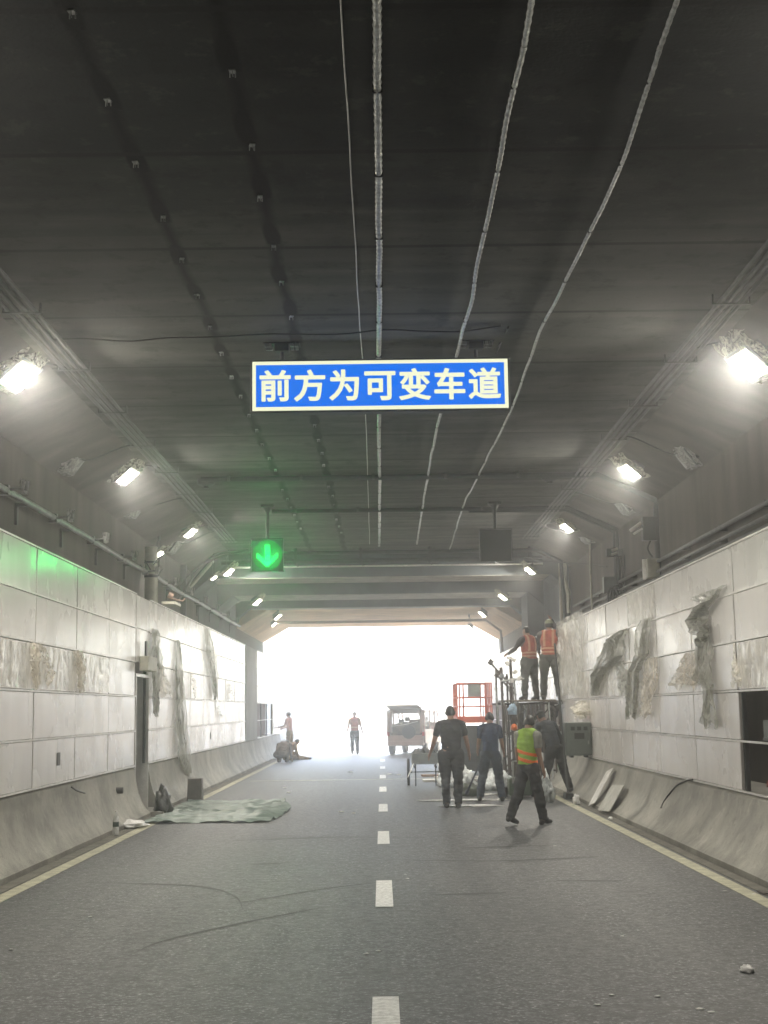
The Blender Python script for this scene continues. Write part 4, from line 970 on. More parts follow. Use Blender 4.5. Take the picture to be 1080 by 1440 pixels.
pf = person((4.02, 33.4, 1.99), R(-14), 'person in orange vest and helmet on the scaffold reaching up to the right', H=1.84, legs={-1: (.03, .04, .06), 1: (-.03, .05, .10)}, arms={-1: (.5, .2, .6), 1: (2.3, .5, .35)}, head=(-.1, 0), top=cloth('dark_top', (.05, .04, .045)), sleeve='long', trousers=cloth('olive_trousers', (.06, .065, .055)), vest=(ORG, TAPE, ((-.02, .025), (-.10, -.06)), 0, 1), hat=(mat('olive_helmet', (.22, .24, .14), .4), False), wide=1.2)
VB = mat('pale_orange_shirt', (.42, .22, .10), .8, 0, .15, 6)
pg = person((-1.14, 58.6, 0), R(178), 'person in orange-banded shirt walking alone in the sunlit tunnel mouth', H=1.70, legs={-1: (.22, .12, .03), 1: (-.20, .25, .03)}, arms={-1: (.15, .30, .35), 1: (-.1, .28, .4)}, top=VB, vest=(ORG, TAPE, ((-.02, .03),), 0), wide=1.02)
ph = person((-3.62, 50.2, -.0), R(-20), 'person in a brown top squatting by the left barrier, back rounded', H=1.72, lean=.5, curve=.55, hipz=.30, legs={-1: (1.95, 2.35, .10), 1: (1.95, 2.35, .10)}, arms={-1: (.9, .2, .4), 1: (.9, .15, .5)}, head=(.3, .2), top=cloth('brown_top', (.13, .085, .055)), sleeve='long', trousers=cloth('brown_trousers', (.10, .08, .065)), wide=1.32)
pi_ = person((-3.55, 52.4, 0), R(-58), 'person in an ochre top sitting on the road with one leg stretched out', H=1.70, lean=.35, curve=.35, hipz=.13, legs={-1: (1.9, 1.7, .15), 1: (1.55, .15, .10)}, arms={-1: (1.0, .15, .3), 1: (.9, .2, .2)}, head=(.25, 0), top=cloth('ochre_top', (.34, .19, .06)), sleeve='long', trousers=cloth('tan_trousers', (.26, .17, .08)))
pj = person((-3.88, 59.2, 0), R(70), 'person in a pink shirt standing behind the two seated on the left', H=1.72, legs={-1: (.05, .05, .03), 1: (-.05, .05, .03)}, arms={-1: (.5, .1, .9), 1: (.4, .1, .9)}, top=cloth('pink_shirt', (.50, .26, .22)), trousers=cloth('tan_trousers', (.26, .17, .08)))

# ================================================================== VAN
def van():
    t = thing('van', (.95, 56.6, 0), 'small pale pinkish minivan seen from behind, tailgate raised, parked at the tunnel mouth', 'van', rz=R(-13))
    VP = mat('pale_van_paint', (.46, .33, .30), .3, 0, .08, 2, coat=.5); TR = mat('dark_trim', (.02, .02, .022), .5); SEAT = mat('grey_seat', (.12, .12, .12), .8)
    GL = film_mat('van_glass', (.25, .28, .28), .25, .05, .0)
    W, L, Hh = .78, 3.7, 1.86
    b = MB()
    # side profile (y, z) as shells: lower body, pillars, roof
    for s_ in (-1, 1):
        x = s_ * W
        b.box((x - s_ * .03, 1.75, .72), (.06, 3.30, .56)); b.box((x - s_ * .03, 3.55, .66), (.06, .45, .42))
        for (y, w, lean_) in ((.06, .14, 0), (1.15, .09, 0), (2.2, .09, 0)): b.box((x * .965, y, 1.38), (.05, w, .80))
        b.tube([(x * .97, 2.75, 1.72), (x * .97, 3.35, .98)], .035, 6)
        b.box((x * .93, 1.4, 1.72), (.06, 2.75, .10))
    b.prism([(-.72, 1.66), (.72, 1.66), (.70, 1.78), (.60, 1.86), (.35, 1.90), (-.35, 1.90), (-.60, 1.86), (-.70, 1.78)], 0, 2.85)
    for s_ in (-1, 1): b.box((s_ * .66, .05, 1.30), (.17, .14, .85))
    for s_ in (-1, 1): b.tube([(s_ * .70, .02, .9), (s_ * .68, .02, 1.4), (s_ * .58, .02, 1.74)], [.10, .09, .10], 8)
    b.box((0, .02, 1.70), (1.2, .1, .14))
    b.box((0, .6, .72), (1.44, .06, .5))
    b.box((0, 1.85, .42), (1.46, 3.6, .08)); b.box((0, .05, .60), (1.46, .08, .34)); b.box((0, 3.72, .70), (1.44, .12, .40)); b.box((0, 3.45, .93), (1.44, .55, .08))
    b.build('body', VP, t, bevel=.02)
    b = MB(); b.box((-.25, .35, .90), (.75, .5, .62)); b.box((.35, .32, 1.0), (.5, .5, .80), rotm(0, 0, .1)); b.box((0, .3, .62), (1.3, .5, .1)); b.build('cargo_filler', mat('brown_cargo', (.14, .10, .07), .8, 0, .3, 6), t, bevel=.05)  # boxes added so the open rear of the van reads dark
    b = MB(); b.box((0, -.03, .45), (1.48, .14, .20)); b.build('rear_bumper', VP, t, bevel=.03)
    b = MB(); b.prism([(-.69, 0), (.69, 0), (.60, .04), (-.60, .04)], 0, .98)
    tg = b.build('tailgate', VP, t, bevel=.01); tg.location = (0, .02, 1.84); tg.rotation_euler = (R(172), 0, 0)
    b = MB(); b.box((0, .45, -.012), (1.1, .5, .01)); b.build('window', GL, tg)
    for s_ in (-1, 1):
        b = MB(); b.tube([(s_ * .64, .05, 1.60), (s_ * .62, -.40, 1.86)], .012, 6); b.build('gas_strut', TR, t)
        b = MB(); b.box((s_ * .72, -.02, .95), (.10, .06, .42)); b.build('tail_light', mat('tail_red', (.5, .02, .02), .2), t, bevel=.01)
        b = MB(); b.box((s_ * .745, 1.68, 1.38), (.012, .95, .52)); b.box((s_ * .745, .62, 1.38), (.012, .9, .52)); b.build('side_window', GL, t)
        b = MB(); b.tube([(s_ * .76, 2.9, 1.05), (s_ * .93, 2.86, 1.12)], .015, 6); b.box((s_ * .95, 2.86, 1.14), (.14, .08, .18)); b.build('mirror', TR, t, bevel=.01)
        for y in (.55, 3.05):
            b = MB(); b.tube([(s_ * .60, y, .29), (s_ * .77, y, .29)], .29, 24); w_ = b.build('wheel', TR, t, smooth=True); b = MB(); b.tube([(s_ * .765, y, .29), (s_ * .78, y, .29)], .16, 16); b.build('rim', STEEL, w_, smooth=True)
    b = MB(); b.box((.80, 2.95, .95), (.04, .95, .62), rotm(0, 0, R(-38))); o = b.build('front_door', VP, t, bevel=.01); 
    b = MB(); b.tube([(.55, 2.6, 1.26), (.60, 2.75, 1.66), (.86, 3.1, 1.6), (1.0, 3.3, 1.26)], .018, 6); b.build('door_window_frame', VP, t)
    for x in (-.38, .38):
        b = MB(); b.box((x, 1.05, .86), (.5, .12, .75)); b.box((x, 1.25, .62), (.5, .45, .14)); b.box((x, 1.02, 1.32), (.22, .08, .17)); b.build('rear_seat', SEAT, t, bevel=.03)
        b = MB(); b.box((x, 2.15, .92), (.46, .12, .75)); b.box((x, 2.13, 1.40), (.22, .08, .18)); b.build('front_seat', SEAT, t, bevel=.03)
    b = MB(); b.box((0, 3.2, .95), (1.4, .35, .18)); b.build('dashboard', TR, t, bevel=.02)
    b = MB(); b.tube([(.0, -.06, .95), (.0, -.16, .95)], .27, 24); o = b.build('spare_wheel', TR, t, smooth=True); o.location = (.12, .14, -.05)
    b = MB(); b.tube([(-.70, .0, 1.12), (.0, -.05, 1.2), (.5, 0, 1.32)], .012, 6); b.build('strap', WHITEP, t)
    return t
van()

# ================================================================== HANDCART
def cart():
    t = thing('handcart', (1.02, 34.0, 0), 'two-wheeled dark metal handcart with white handles standing behind the walking person', 'handcart')
    b = MB(); b.box((0, 0, .52), (.62, .95, .03)); b.box((0, -.47, .64), (.62, .03, .26), rotm(.15)); b.box((0, .47, .64), (.62, .03, .26)); b.box((-.31, 0, .64), (.03, .95, .26)); b.box((.31, 0, .64), (.03, .95, .26)); b.build('tray', GREYM, t, bevel=.006)
    b = MB()
    for k in range(9): b.box((random.uniform(-.2, .2), random.uniform(-.35, .35), .74 + random.uniform(0, .05)), (.14, .2, .08), rotm(*[random.uniform(-1, 1) for _ in range(3)]))
    b.build('load', DKGREY, t)
    for s_ in (-1, 1):
        b = MB(); w = [(s_ * .40, .0 + .30 * math.cos(a * PI / 12), .31 + .30 * math.sin(a * PI / 12)) for a in range(25)]; b.tube(w, .032, 8, False); wh = b.build('wheel', DARK, t, smooth='all')
        b = MB()
        for a in range(6): b.tube([(s_ * .40, 0, .31), (s_ * .40, .29 * math.cos(a * PI / 3), .31 + .29 * math.sin(a * PI / 3))], .008, 5)
        b.tube([(s_ * .31, 0, .31), (s_ * .43, 0, .31)], .03, 8); b.build('spokes', STEEL, wh)
        b = MB(); b.tube([(s_ * .28, -.4, .54), (s_ * .34, -.75, .42), (s_ * .44, -1.05, .24)], .016, 8); b.build('handle', WHITEP, t, smooth='all')
        b = MB(); b.tube([(s_ * .24, -.42, .52), (s_ * .24, -.45, .0)], .016, 8); b.build('leg', DARK, t)
        b = MB(); b.box((s_ * .25, 0, .44), (.04, .9, .05)); b.build('frame_rail', DARK, t)
    b = MB(); b.tube([(-.4, 0, .31), (.4, 0, .31)], .014, 8); b.build('axle', STEEL, t)
cart()

# ================================================================== SCISSOR LIFT
def lift():
    t = thing('scissor_lift', (2.52, 39.2, 0), 'orange scissor lift with railed platform folded low, between two standing people', 'scissor lift')
    OR = mat('lift_orange', (.52, .10, .05), .45, 0, .12, 4); CH = DKGREY
    b = MB(); b.box((0, 0, .33), (.96, 1.9, .42)); b.box((0, -.93, .5), (.7, .06, .25)); b.build('chassis', CH, t, bevel=.02)
    for sx in (-1, 1):
        for sy in (-.7, .7):
            b = MB(); b.tube([(sx * .38, sy, .19), (sx * .50, sy, .19)], .19, 20); b.build('wheel', DARK, t, smooth=True)
    b = MB()
    for i in range(4):
        z = .58 + i * .2
        for sx in (-.34, .34):
            b.tube([(sx, -.8, z), (sx, .8, z + .18)], .035, 6); b.tube([(sx + .05, .8, z), (sx + .05, -.8, z + .18)], .035, 6)
        b.tube([(-.36, -.8, z), (.36, -.8, z)], .03, 6)
    b.build('scissor_arms', CH, t)
    b = MB(); b.box((0, -.86, .98), (.80, .04, .72)); b.build('back_plate', CH, t, bevel=.01)
    b = MB(); b.box((0, 0, 1.50), (.98, 1.9, .17)); b.build('platform', OR, t, bevel=.01)
    b = MB()
    for sx in (-.47, .47):
        for y in (-.92, -.3, .3, .92): b.tube([(sx, y, 1.58), (sx, y, 2.48)], .020, 8)
        for z in (2.48, 2.1, 1.85): b.tube([(sx, -.92, z), (sx, .92, z)], .018, 8)
    for y in (-.92, .92):
        for z in (2.48, 2.1, 1.85): b.tube([(-.47, y, z), (.47, y, z)], .018, 8)
        for x in (-.3, .3): b.tube([(x, y, 1.58), (x, y, 2.48)], .022, 8)
    b.build('guard_rail', OR, t)
    b = MB(); b.box((.0, -.86, 2.28), (.34, .10, .36)); b.build('control_box', GREYM, t, bevel=.01)
    b = MB(); b.box((.28, -.97, 1.22), (.10, .01, .10)); b.box((-.25, -.97, 1.3), (.04, .01, .04)); b.build('decal', WHITEP, t)
lift()

# ================================================================== SCAFFOLD, POLES
def scaffold():
    t = thing('scaffold', (3.45, 33.8, 0), 'steel tube scaffold tower carrying the two people in orange vests', 'scaffold')
    SC = mat('worn_scaffold_tube', (.085, .07, .065), .5, .4, .2, 8); xs_ = (-.62, .72); ys_ = (-.85, .85)
    for x in xs_:
        for y in ys_:
            b = MB(); b.tube([(x, y, 0.02), (x, y, 2.75 if x < 0 else 2.0)], .024, 8); b.build('post', SC, t, smooth=True)
            b = MB(); b.box((x, y, .01), (.13, .13, .02)); b.build('base_plate', SC, t)
    for z in (.35, 1.2, 1.9):
        for y in ys_: b = MB(); b.tube([(xs_[0] - .12, y + .03, z), (xs_[1] + .1, y + .03, z)], .022, 8); b.build('ledger', SC, t, smooth=True)
        for x in xs_: b = MB(); b.tube([(x + .03, ys_[0] - .1, z + .05), (x + .03, ys_[1] + .1, z + .05)], .022, 8); b.build('transom', SC, t, smooth=True)
    for y in ys_: b = MB(); b.tube([(xs_[0], y - .03, .4), (xs_[1], y - .03, 1.85)], .018, 8); b.build('diagonal_brace', SC, t)
    b = MB()
    for k in range(4): b.box((-.42 + k * .30, 0, 1.965), (.28, 1.95, .04))
    b.build('platform_board', mat('scaffold_board', (.20, .17, .13), .8, 0, .2, 4, .3), t, bevel=.004)
    for (x, y, z) in ((-.62, -.85, 1.9), (-.62, -.85, 1.2), (-.62, -.85, 2.55), (.72, -.85, 1.2), (.72, -.85, 1.9)):
        b = MB(); b.box((x, y - .03, z), (.09, .07, .09)); b.tube([(x - .05, y - .07, z), (x + .05, y - .07, z)], .012, 6); b.build('coupler', STEEL, t, bevel=.006)
    b = MB(); b.tube([(-.66, -.86, 2.42), (-.10, -.87, 2.48)], .022, 8); b.build('guard_tube', STEEL, t)
scaffold()
SC = MATS['worn_scaffold_tube']
spec = [(705, 690 + 0, 0), ]
for k, (xb, xt, zt, y) in enumerate(((708, 700, 2.35, 33.0), (713, 707, 2.75, 32.9), (719, 716, 2.6, 32.8), (724, 721, 2.9, 32.8), (729, 722, 3.0, 32.7), (735, 726, 2.5, 32.6), (741, 738, 1.85, 32.6), (748, 745, 1.9, 32.5), (757, 752, 1.85, 32.5), (768, 764, 1.9, 32.4), (778, 775, 1.92, 32.4), (711, 709, 2.2, 32.5), (717, 713, 1.9, 32.2), (727, 720, 2.3, 32.3), (732, 731, 1.95, 32.2), (745, 742, 1.9, 32.9), (762, 758, 1.9, 32.8), (784, 781, 1.95, 32.6))):
    p0 = aty(xb, 1100, y); p1 = aty(xt, 1000, y)
    b = MB(); b.tube([(p0.x, y, .01), (p1.x, y + .4, zt)], .021, 8); b.tube([(p1.x - .0, y + .4 - .01, zt - .12), (p1.x, y + .4, zt - .06)], .034, 8)
    tag(b.build('scaffold_pole', SC if k % 5 else STEEL, loc=(p0.x, y, 0), smooth=True), '%s pole from the left among the loose poles propped against the scaffold' % ORD[k], 'pole', 'loose poles propped against the scaffold')
for k in range(10):
    x = 3.0 + .128 * k + random.uniform(-.03, .03); y = 34.0 + random.uniform(-.5, .5); b = MB()
    b.tube([(x, y, .02), (x + random.uniform(-.06, .06), y + .1, random.uniform(1.75, 1.92))], .024, 8)
    tag(b.build('upright_tube', SC, loc=(x, y, 0), smooth=True), '%s from the left of the dark uprights stacked under the scaffold platform' % ORD[k], 'tube', 'dark uprights stacked under the scaffold platform')
for k, (x, z, w, h) in enumerate(((3.15, 1.45, .35, .5), (3.75, 1.1, .4, .6), (4.0, 1.62, .3, .3))):
    b = MB(); b.grid(10, 12, lambda u, v: Vector(((u - .5) * w * (1 - .3 * v), .08 * math.sin(u * 9) * v + .04 * noise.noise(Vector((u * 4, v * 4, k))), -v * h + .03 * math.sin(u * 7)))); o = b.build('hanging_cloth', mat('dark_work_cloth', (.05, .045, .045), .9, 0, .3, 8), None); o.location = (x, 32.85, z + .25)
    o.modifiers.new('solid', 'SOLIDIFY').thickness = .01; tag(o, '%s dark cloth hanging from the scaffold tubes' % ('left-hand', 'middle', 'right-hand')[k], 'cloth')
for k, (x0, z0, x1, z1, lab) in enumerate(((3.35, 2.15, 2.35, 3.05, 'upper'), (3.40, 2.0, 2.5, 2.75, 'lower'))):
    b = MB(); b.tube([(x0 - .25, 33.0, z0 + .1), (x1 + .25, 33.6, z1 - .15)], .025, 8); b.box((x1 + .27, 33.6, z1 - .16), (.1, .1, .12), rotm(0, .7, 0))
    tag(b.build('slanting_tube', SC, loc=(x0, 33.0, z0), smooth=True), '%s of two short tubes slanting left from the top of the scaffold' % lab, 'tube')
b = MB(); p0 = aty(799, 1116, 28.0); p1 = aty(780, 905, 29.6); b.tube([(p0.x, 28.0, .05), (p1.x, 29.6, p1.z)], .020, 8); t = b.build('leaning_pole', DKGREY, loc=(p0.x, 28.0, 0), smooth=True); tag(t, 'long dark pole leaning up past the cap-wearing person to the right panels', 'pole')
b = MB(); b.box((.0, .02, .07), (.16, .14, .12), rotm(.2, .1, .3)); b.build('foot_clamp', DKGREY, t)
# bundle of clamps and fittings on the pole heads
for k, (px, py) in enumerate(((716, 925), (722, 928), (713, 933), (720, 957), (730, 954), (724, 945))):
    c = aty(px, py, 32.9); b = MB(); b.box((0, 0, 0), (.10, .06, .07), rotm(0, k * .5, .4)); b.tube([(-.05, 0, 0), (.07, 0, .02)], .018, 8)
    tag(b.build('pole_coupler', ALU, None, bevel=.006), '%s of the bright couplers clamped among the pole tips' % ORD[k], 'coupler', 'bright couplers on the pole tips').location = c

# ================================================================== CABINET ON THE RIGHT
t = thing('control_cabinet', (3.98, 28.6, .79), 'grey-green steel control cabinet with square vents standing on the right barrier', 'cabinet')
CG = mat('cabinet_green', (.155, .185, .165), .45, 0, .06, 4)
b = MB(); b.box((0, .2, .37), (.52, .45, .66)); b.build('cabinet_body', CG, t, bevel=.012)
b = MB(); b.box((0, -.032, .37), (.47, .014, .61)); dr = b.build('cabinet_door', CG, t, bevel=.004)
b = MB()
for x in (-.12, 0.01, .14): b.box((x, -.042, .58), (.08, .01, .075))
b.box((0.01, -.042, .43), (.20, .01, .12)); b.build('vent', DARK, dr)
b = MB(); b.box((.19, -.05, .30), (.02, .02, .07)); b.build('handle', STEEL, dr)
for x in (-.15, .15): b = MB(); b.box((x, .1, .02), (.06, .3, .04)); b.build('foot', DARK, t)

# ================================================================== FILMS
def strip_film(side, X, pts, label, m_, fold=5, depth=.10, group=None, seed=0, nv=60, nu=36):
    """pts: list of (px_left, px_right, py) in the photo's frame, hung on the wall plane x = X"""
    rows_ = []
    for (xl, xr, py) in pts:
        a = atx(xl, py, X); c = atx(xr, py, X); rows_.append((a.y, c.y, (a.z + c.z) / 2))
    b = MB(); n = len(rows_) - 1
    def fn(u, v):
        q = min(n - 1e-6, v * n); i = int(q); f = q - i; f2 = f
        ya = rows_[i][0] * (1 - f2) + rows_[i + 1][0] * f2; yb = rows_[i][1] * (1 - f2) + rows_[i + 1][1] * f2; z = rows_[i][2] * (1 - f) + rows_[i + 1][2] * f
        n1 = noise.noise(Vector((u * 2, v * 3, seed))); n2 = noise.noise(Vector((u * 7, v * 5, seed + 5)))
        y = ya + (yb - ya) * u + n2 * .04 * abs(yb - ya) + n1 * .025
        ph = (u * fold * 1.6 + n1 * 1.2 + v * .5) % 1.0; tri = 1 - abs(2 * ph - 1)
        n3 = noise.noise(Vector((u * 16, v * 9, seed + 9)))
        o = .015 + depth * .7 * tri ** 1.3 * (.3 + .7 * min(1, v * 3)) + .035 * abs(n2) + .02 * abs(n3) + .02 * v
        if u < .03 or u > .97: y += .03 * noise.noise(Vector((v * 25, seed, u)))
        return Vector((X - side * o, y, z + n2 * .012 + (.05 * math.sin(u * 9 + seed) if v > .95 else 0)))
    b.grid(nu, nv, fn)
    c = fn(.5, 0); o = b.build('torn_film', m_, None, smooth=False, loc=(X, c.y, c.z)); return tag(o, label, 'plastic film', group)
# right side
strip_film(1, XR, [(972, 1026, 832), (990, 1015, 845), (972, 1000, 870), (985, 1003, 890), (988, 1003, 905)], 'grey torn film draped over the top seam, biggest one on the right wall', FILM_GREY, 2, .14, seed=1)
strip_film(1, XR, [(985, 1000, 880), (984, 1008, 920), (982, 1008, 955), (998, 1010, 970), (999, 1012, 1000), (994, 1018, 1020)], 'long twisted grey-green film hanging almost to the lower panels on the right', FILM_GREY, 2, .10, seed=2)
strip_film(1, XR, [(874, 884, 885), (858, 886, 895), (846, 884, 925), (838, 855, 950), (838, 846, 975)], 'pleated grey film fanning left, first torn film past the grey cabinet', FILM_GREY, 4, .12, seed=3)
strip_film(1, XR, [(866, 880, 930), (872, 884, 955), (878, 886, 975)], 'narrow tail of grey film right of the pleated fan', FILM_GREY, 1, .08, seed=4, nu=6)
strip_film(1, XR, [(903, 920, 870), (897, 920, 885), (902, 918, 920), (890, 904, 945), (888, 902, 985), (889, 900, 1008)], 'tall grey film strip with a forked foot, centre of the right wall', FILM_GREY, 2, .12, seed=5)
strip_film(1, XR, [(912, 928, 925), (908, 930, 955), (908, 924, 985), (905, 920, 1008)], 'peach film strip beside the tall grey one, centre of the right wall', FILM_PEACH, 2, .08, seed=6)
strip_film(1, XR, [(966, 972, 918), (956, 978, 940), (946, 980, 966)], 'small peach film triangle fanning out in the middle row on the right', FILM_PEACH, 4, .05, seed=7)
strip_film(1, XR, [(978, 986, 915), (976, 992, 940), (978, 984, 966)], 'small peach film flap next to the twisted grey film on the right', FILM_PEACH, 2, .05, seed=8, nu=8)
strip_film(1, XR, [(1034, 1036, 905), (1035, 1044, 940), (1035, 1049, 962)], 'narrow glinting film scrap hanging in the middle row at the right', FILM_CREAM, 2, .05, seed=9, nu=8)
strip_film(1, XR, [(780, 822, 868), (786, 824, 900), (788, 823, 940), (790, 822, 978)], 'wrinkled shiny film sheet beside the leaning pole on the right wall', FILM_CLEAR, 3, .10, seed=10, nu=24)
strip_film(1, XR, [(815, 828, 985), (812, 834, 1000), (822, 832, 1008)], 'white crumpled film lying on top of the grey cabinet', FILM_CREAM, 2, .25, seed=11)
# left side
strip_film(-1, XL, [(213, 221, 885), (208, 222, 910), (209, 222, 940), (210, 217, 975), (211, 217, 1005)], 'grey-green torn film strip directly beside the top of the service door', FILM_GREY, 2, .10, seed=12)
strip_film(-1, XL, [(247, 250, 900), (243, 254, 940), (244, 255, 985), (244, 258, 1030), (244, 262, 1060), (255, 265, 1090)], 'longest grey film strip on the left wall, reaching the barrier', FILM_GREY, 2, .10, seed=13)
strip_film(-1, XL, [(287, 294, 884), (285, 300, 915), (292, 302, 950), (296, 302, 982)], 'grey film strip high on the left wall nearest the pier', FILM_GREY, 2, .10, seed=14)
strip_film(-1, XL, [(222, 226, 935), (219, 232, 955), (218, 240, 978)], 'peach film flap between the door strip and the longest strip on the left', FILM_PEACH, 2, .05, seed=15)
strip_film(-1, XL, [(266, 270, 947), (267, 273, 960), (267, 272, 981)], 'short brown film scrap right of the longest strip on the left wall', FILM_PEACH, 1, .06, seed=16, nu=6)
strip_film(-1, XL, [(302, 304, 985), (304, 308, 1000), (307, 311, 1008)], 'tiny film tail below the strip nearest the pier', FILM_GREY, 1, .04, seed=17, nu=4)
strip_film(-1, XL, [(319, 325, 962), (319, 326, 984)], 'small pale film scrap in the middle row close to the pier', FILM_PEACH, 2, .04, seed=18, nu=6)
strip_film(-1, XL, [(40, 52, 905), (38, 50, 930), (40, 50, 965)], 'brown crinkled film edge at the first seam of the cream-covered row on the left', FILM_PEACH, 3, .05, seed=19)
strip_film(-1, XL, [(48, 55, 905), (56, 66, 930), (60, 72, 945), (56, 66, 962)], 'creased film flap folding right of the first seam on the left', FILM_PEACH, 1, .07, seed=20, nu=8)
strip_film(-1, XL, [(102, 112, 915), (100, 116, 930), (103, 114, 950), (104, 110, 970)], 'bunched film at the second seam of the cream-covered row on the left', FILM_PEACH, 3, .06, seed=21)
def sheet_film(side, X, y0, y1, z0, z1, label, m_, seed=0):
    b = MB()
    def fn(u, v):
        n1 = noise.noise(Vector((u * 3 * (y1 - y0), v * 2, seed))); e = max(abs(u - .5), abs(v - .5)) * 2
        n2 = noise.noise(Vector((u * 9 * (y1 - y0), v * 4, seed + 3)))
        return Vector((X - side * (.018 + .016 * abs(n1) + .006 * abs(n2) * (1 + e) + .012 * max(0, e - .8)), y0 + (y1 - y0) * u + n2 * .02, z0 + (z1 - z0) * v + n1 * .015 * (1 + e)))
    b.grid(int(20 * (y1 - y0)), 14, fn); return tag(b.build('film_sheet', m_, None, smooth=False, loc=(X, y0, z0)), label, 'plastic film')
FILM_CREAM = film_mat('cream_sheet_layer', (.98, .96, .89), .58, .20, .35, 3, (1, 1.2, .5))
for k, (ya, yb, lab) in enumerate(((12.9, 15.1, 'cream film sheet over the middle-row panel partly cut by the left edge'), (15.3, 17.5, 'wrinkled cream film sheet over the middle-row panel left of the first seam'), (17.7, 19.9, 'wrinkled cream film sheet between the first and second seam, left wall'), (20.1, 22.3, 'cream film sheet right of the second seam on the left wall'))):
    sheet_film(-1, XL, ya, yb, LROW[2] + .03, LROW[3] - .04, lab, FILM_CREAM, k * 7)
sheet_film(1, XR, 21.6, 23.9, RROW[4] + .03, RROW[5] - .03, 'shiny clear film sheet on a top-row panel of the right wall', FILM_CLEAR, 40)
sheet_film(1, XR, 14.5, 16.6, RROW[2] + .03, RROW[3] - .03, 'clear film sheet above the open bay at the right edge', FILM_CREAM, 50)
sheet_film(1, XR, 12.0, 14.3, RROW[2] + .03, RROW[3] - .03, 'clear film sheet over the panel just outside the right edge', FILM_CREAM, 52)
for k, (ya, yb) in enumerate(((24.0, 26.2), (26.4, 28.6), (28.8, 31.0))):
    sheet_film(1, XR, ya, yb, RROW[2] + .03, RROW[3] - .03, ('peach-lit film sheet over a middle-row panel behind the tall grey strip', 'peach-lit film sheet over a middle-row panel behind the pleated fan', 'peach-lit film sheet over the middle-row panel above the grey cabinet')[k], FILM_CREAM, 60 + k)

# ================================================================== LITTER AND LOOSE THINGS
def crumple(loc, r, label, name='crumpled_film', m_=CRUMPLE, cat='litter', sq=.5, seed=0, amp=.45, seg=22):
    b = MB(); b.sphere((0, 0, 0), 1, seg, 14)
    for v in b.v:
        d = v.normalized(); n_ = noise.noise(d * 2.2 + Vector((seed, 0, 0))) + .5 * noise.noise(d * 5 + Vector((0, seed, 0)))
        v[:] = (d.x * r[0] * (1 + amp * n_), d.y * r[1] * (1 + amp * n_), max(-r[2] * sq, d.z * r[2] * (1 + amp * n_)) + r[2] * sq)
    o = b.build(name, m_, None, smooth='all'); o.location = loc; return tag(o, label, cat)
c = atz(1051, 1367, 0); crumple(c, (.045, .06, .03), 'white crumpled wad of film on the road at the lower right corner', seed=3)
c = atz(184, 1160, .12); crumple((-4.0, 22.6, .02), (.22, .35, .06), 'white crumpled film lying at the foot of the left barrier before the tarpaulin', seed=5)
for k, (px, py, s_) in enumerate(((570, 1230, .015), (573, 1236, .02), (515, 1342, .02), (532, 1338, .02), (840, 1414, .02), (875, 1317, .015), (860, 1400, .02), (925, 1402, .02), (985, 1420, .025), (1000, 1424, .02), (127, 1290, .02), (15, 1336, .02), (400, 1108, .05), (406, 1115, .06), (480, 1142, .05), (497, 1144, .04), (493, 1086, .08), (560, 1090, .08), (548, 1089, .07), (780, 1190, .02), (1060, 1258, .02), (1020, 1254, .025))):
    c = atz(px, py, 0); crumple((c.x, c.y, .003), (s_ * 1.0, s_ * .8, s_ * .22), 'tiny white scrap of torn film lying on the asphalt', 'film_scrap', seed=k + 10, seg=10)['group'] = 'tiny film scraps scattered on the road'
# bottle
t = thing('water_bottle', (-4.035, 21.2, .05), 'clear plastic water bottle with dark band standing at the left barrier', 'bottle')
c = atz(153, 1172, .0); t.location = (c.x, c.y, 0.0); t.location = (-3.99, 21.25, .006)
BG = film_mat('bottle_plastic', (.86, .88, .88), .72, .08, .1, 5)
b = MB(); pr = [(.0, .036), (.01, .040), (.10, .040), (.11, .037), (.12, .040), (.22, .039), (.27, .030), (.305, .014), (.33, .014)]
b.tube([(0, 0, z) for z, r in pr], [r * 1.15 for z, r in pr], 16); b.build('bottle_body', BG, t, smooth=True)
b = MB(); b.tube([(0, 0, .12), (0, 0, .19)], .048, 16); b.build('label_band', mat('dark_green_label', (.03, .06, .05), .5), t, smooth=True)
b = MB(); b.tube([(0, 0, .33), (0, 0, .355)], .018, 12); b.build('bottle_cap', WHITEP, t, smooth=True)
# tarpaulin
b = MB(); P0 = (-3.95, 22.9); 
def tf(u, v):
    near = -3.62 + u * 2.0; y = 23.3 + v * 5.6 - .3 * math.sin(u * 3) * v + noise.noise(Vector((u * 3, v * 3, 2))) * .25
    x = -3.92 + u * (2.25 - .5 * abs(v - .4)) + noise.noise(Vector((u * 2, v * 4, 7))) * .12
    fz = (v * 11 + 1.6 * noise.noise(Vector((u * 2.5, v * 2.5, 1)))) % 1.0; z = .008 + .062 * (1 - abs(2 * fz - 1)) ** 1.5 * (.35 + abs(noise.noise(Vector((u * 3, v * 5, 8))))) + .05 * abs(noise.noise(Vector((u * 7, v * 16, 4)))) + (.07 if v > .85 else 0) * abs(noise.noise(Vector((u * 7, v * 5, 3)))) + .05 * max(0, .25 - u)
    return Vector((x, y, z))
b.grid(70, 130, tf); o = b.build('tarpaulin', TARP, None, smooth=False, loc=(-3.0, 25.5, 0)); tag(o, 'rumpled grey-green plastic tarpaulin spread on the road by the doorway', 'tarpaulin')
o.modifiers.new('solid', 'SOLIDIFY').thickness = .006
b = MB(); b.box((0, 0, .24), (.30, .30, .46), None, .92); b.box((0, 0, .475), (.29, .29, .012)); tag(b.build('waste_bin', mat('brown_grey_plastic', (.115, .10, .09), .6, 0, .15, 6), None, bevel=.01), 'plain brown-grey square bin standing behind the tarpaulin', 'bin').location = (-3.78, 28.6, 0)
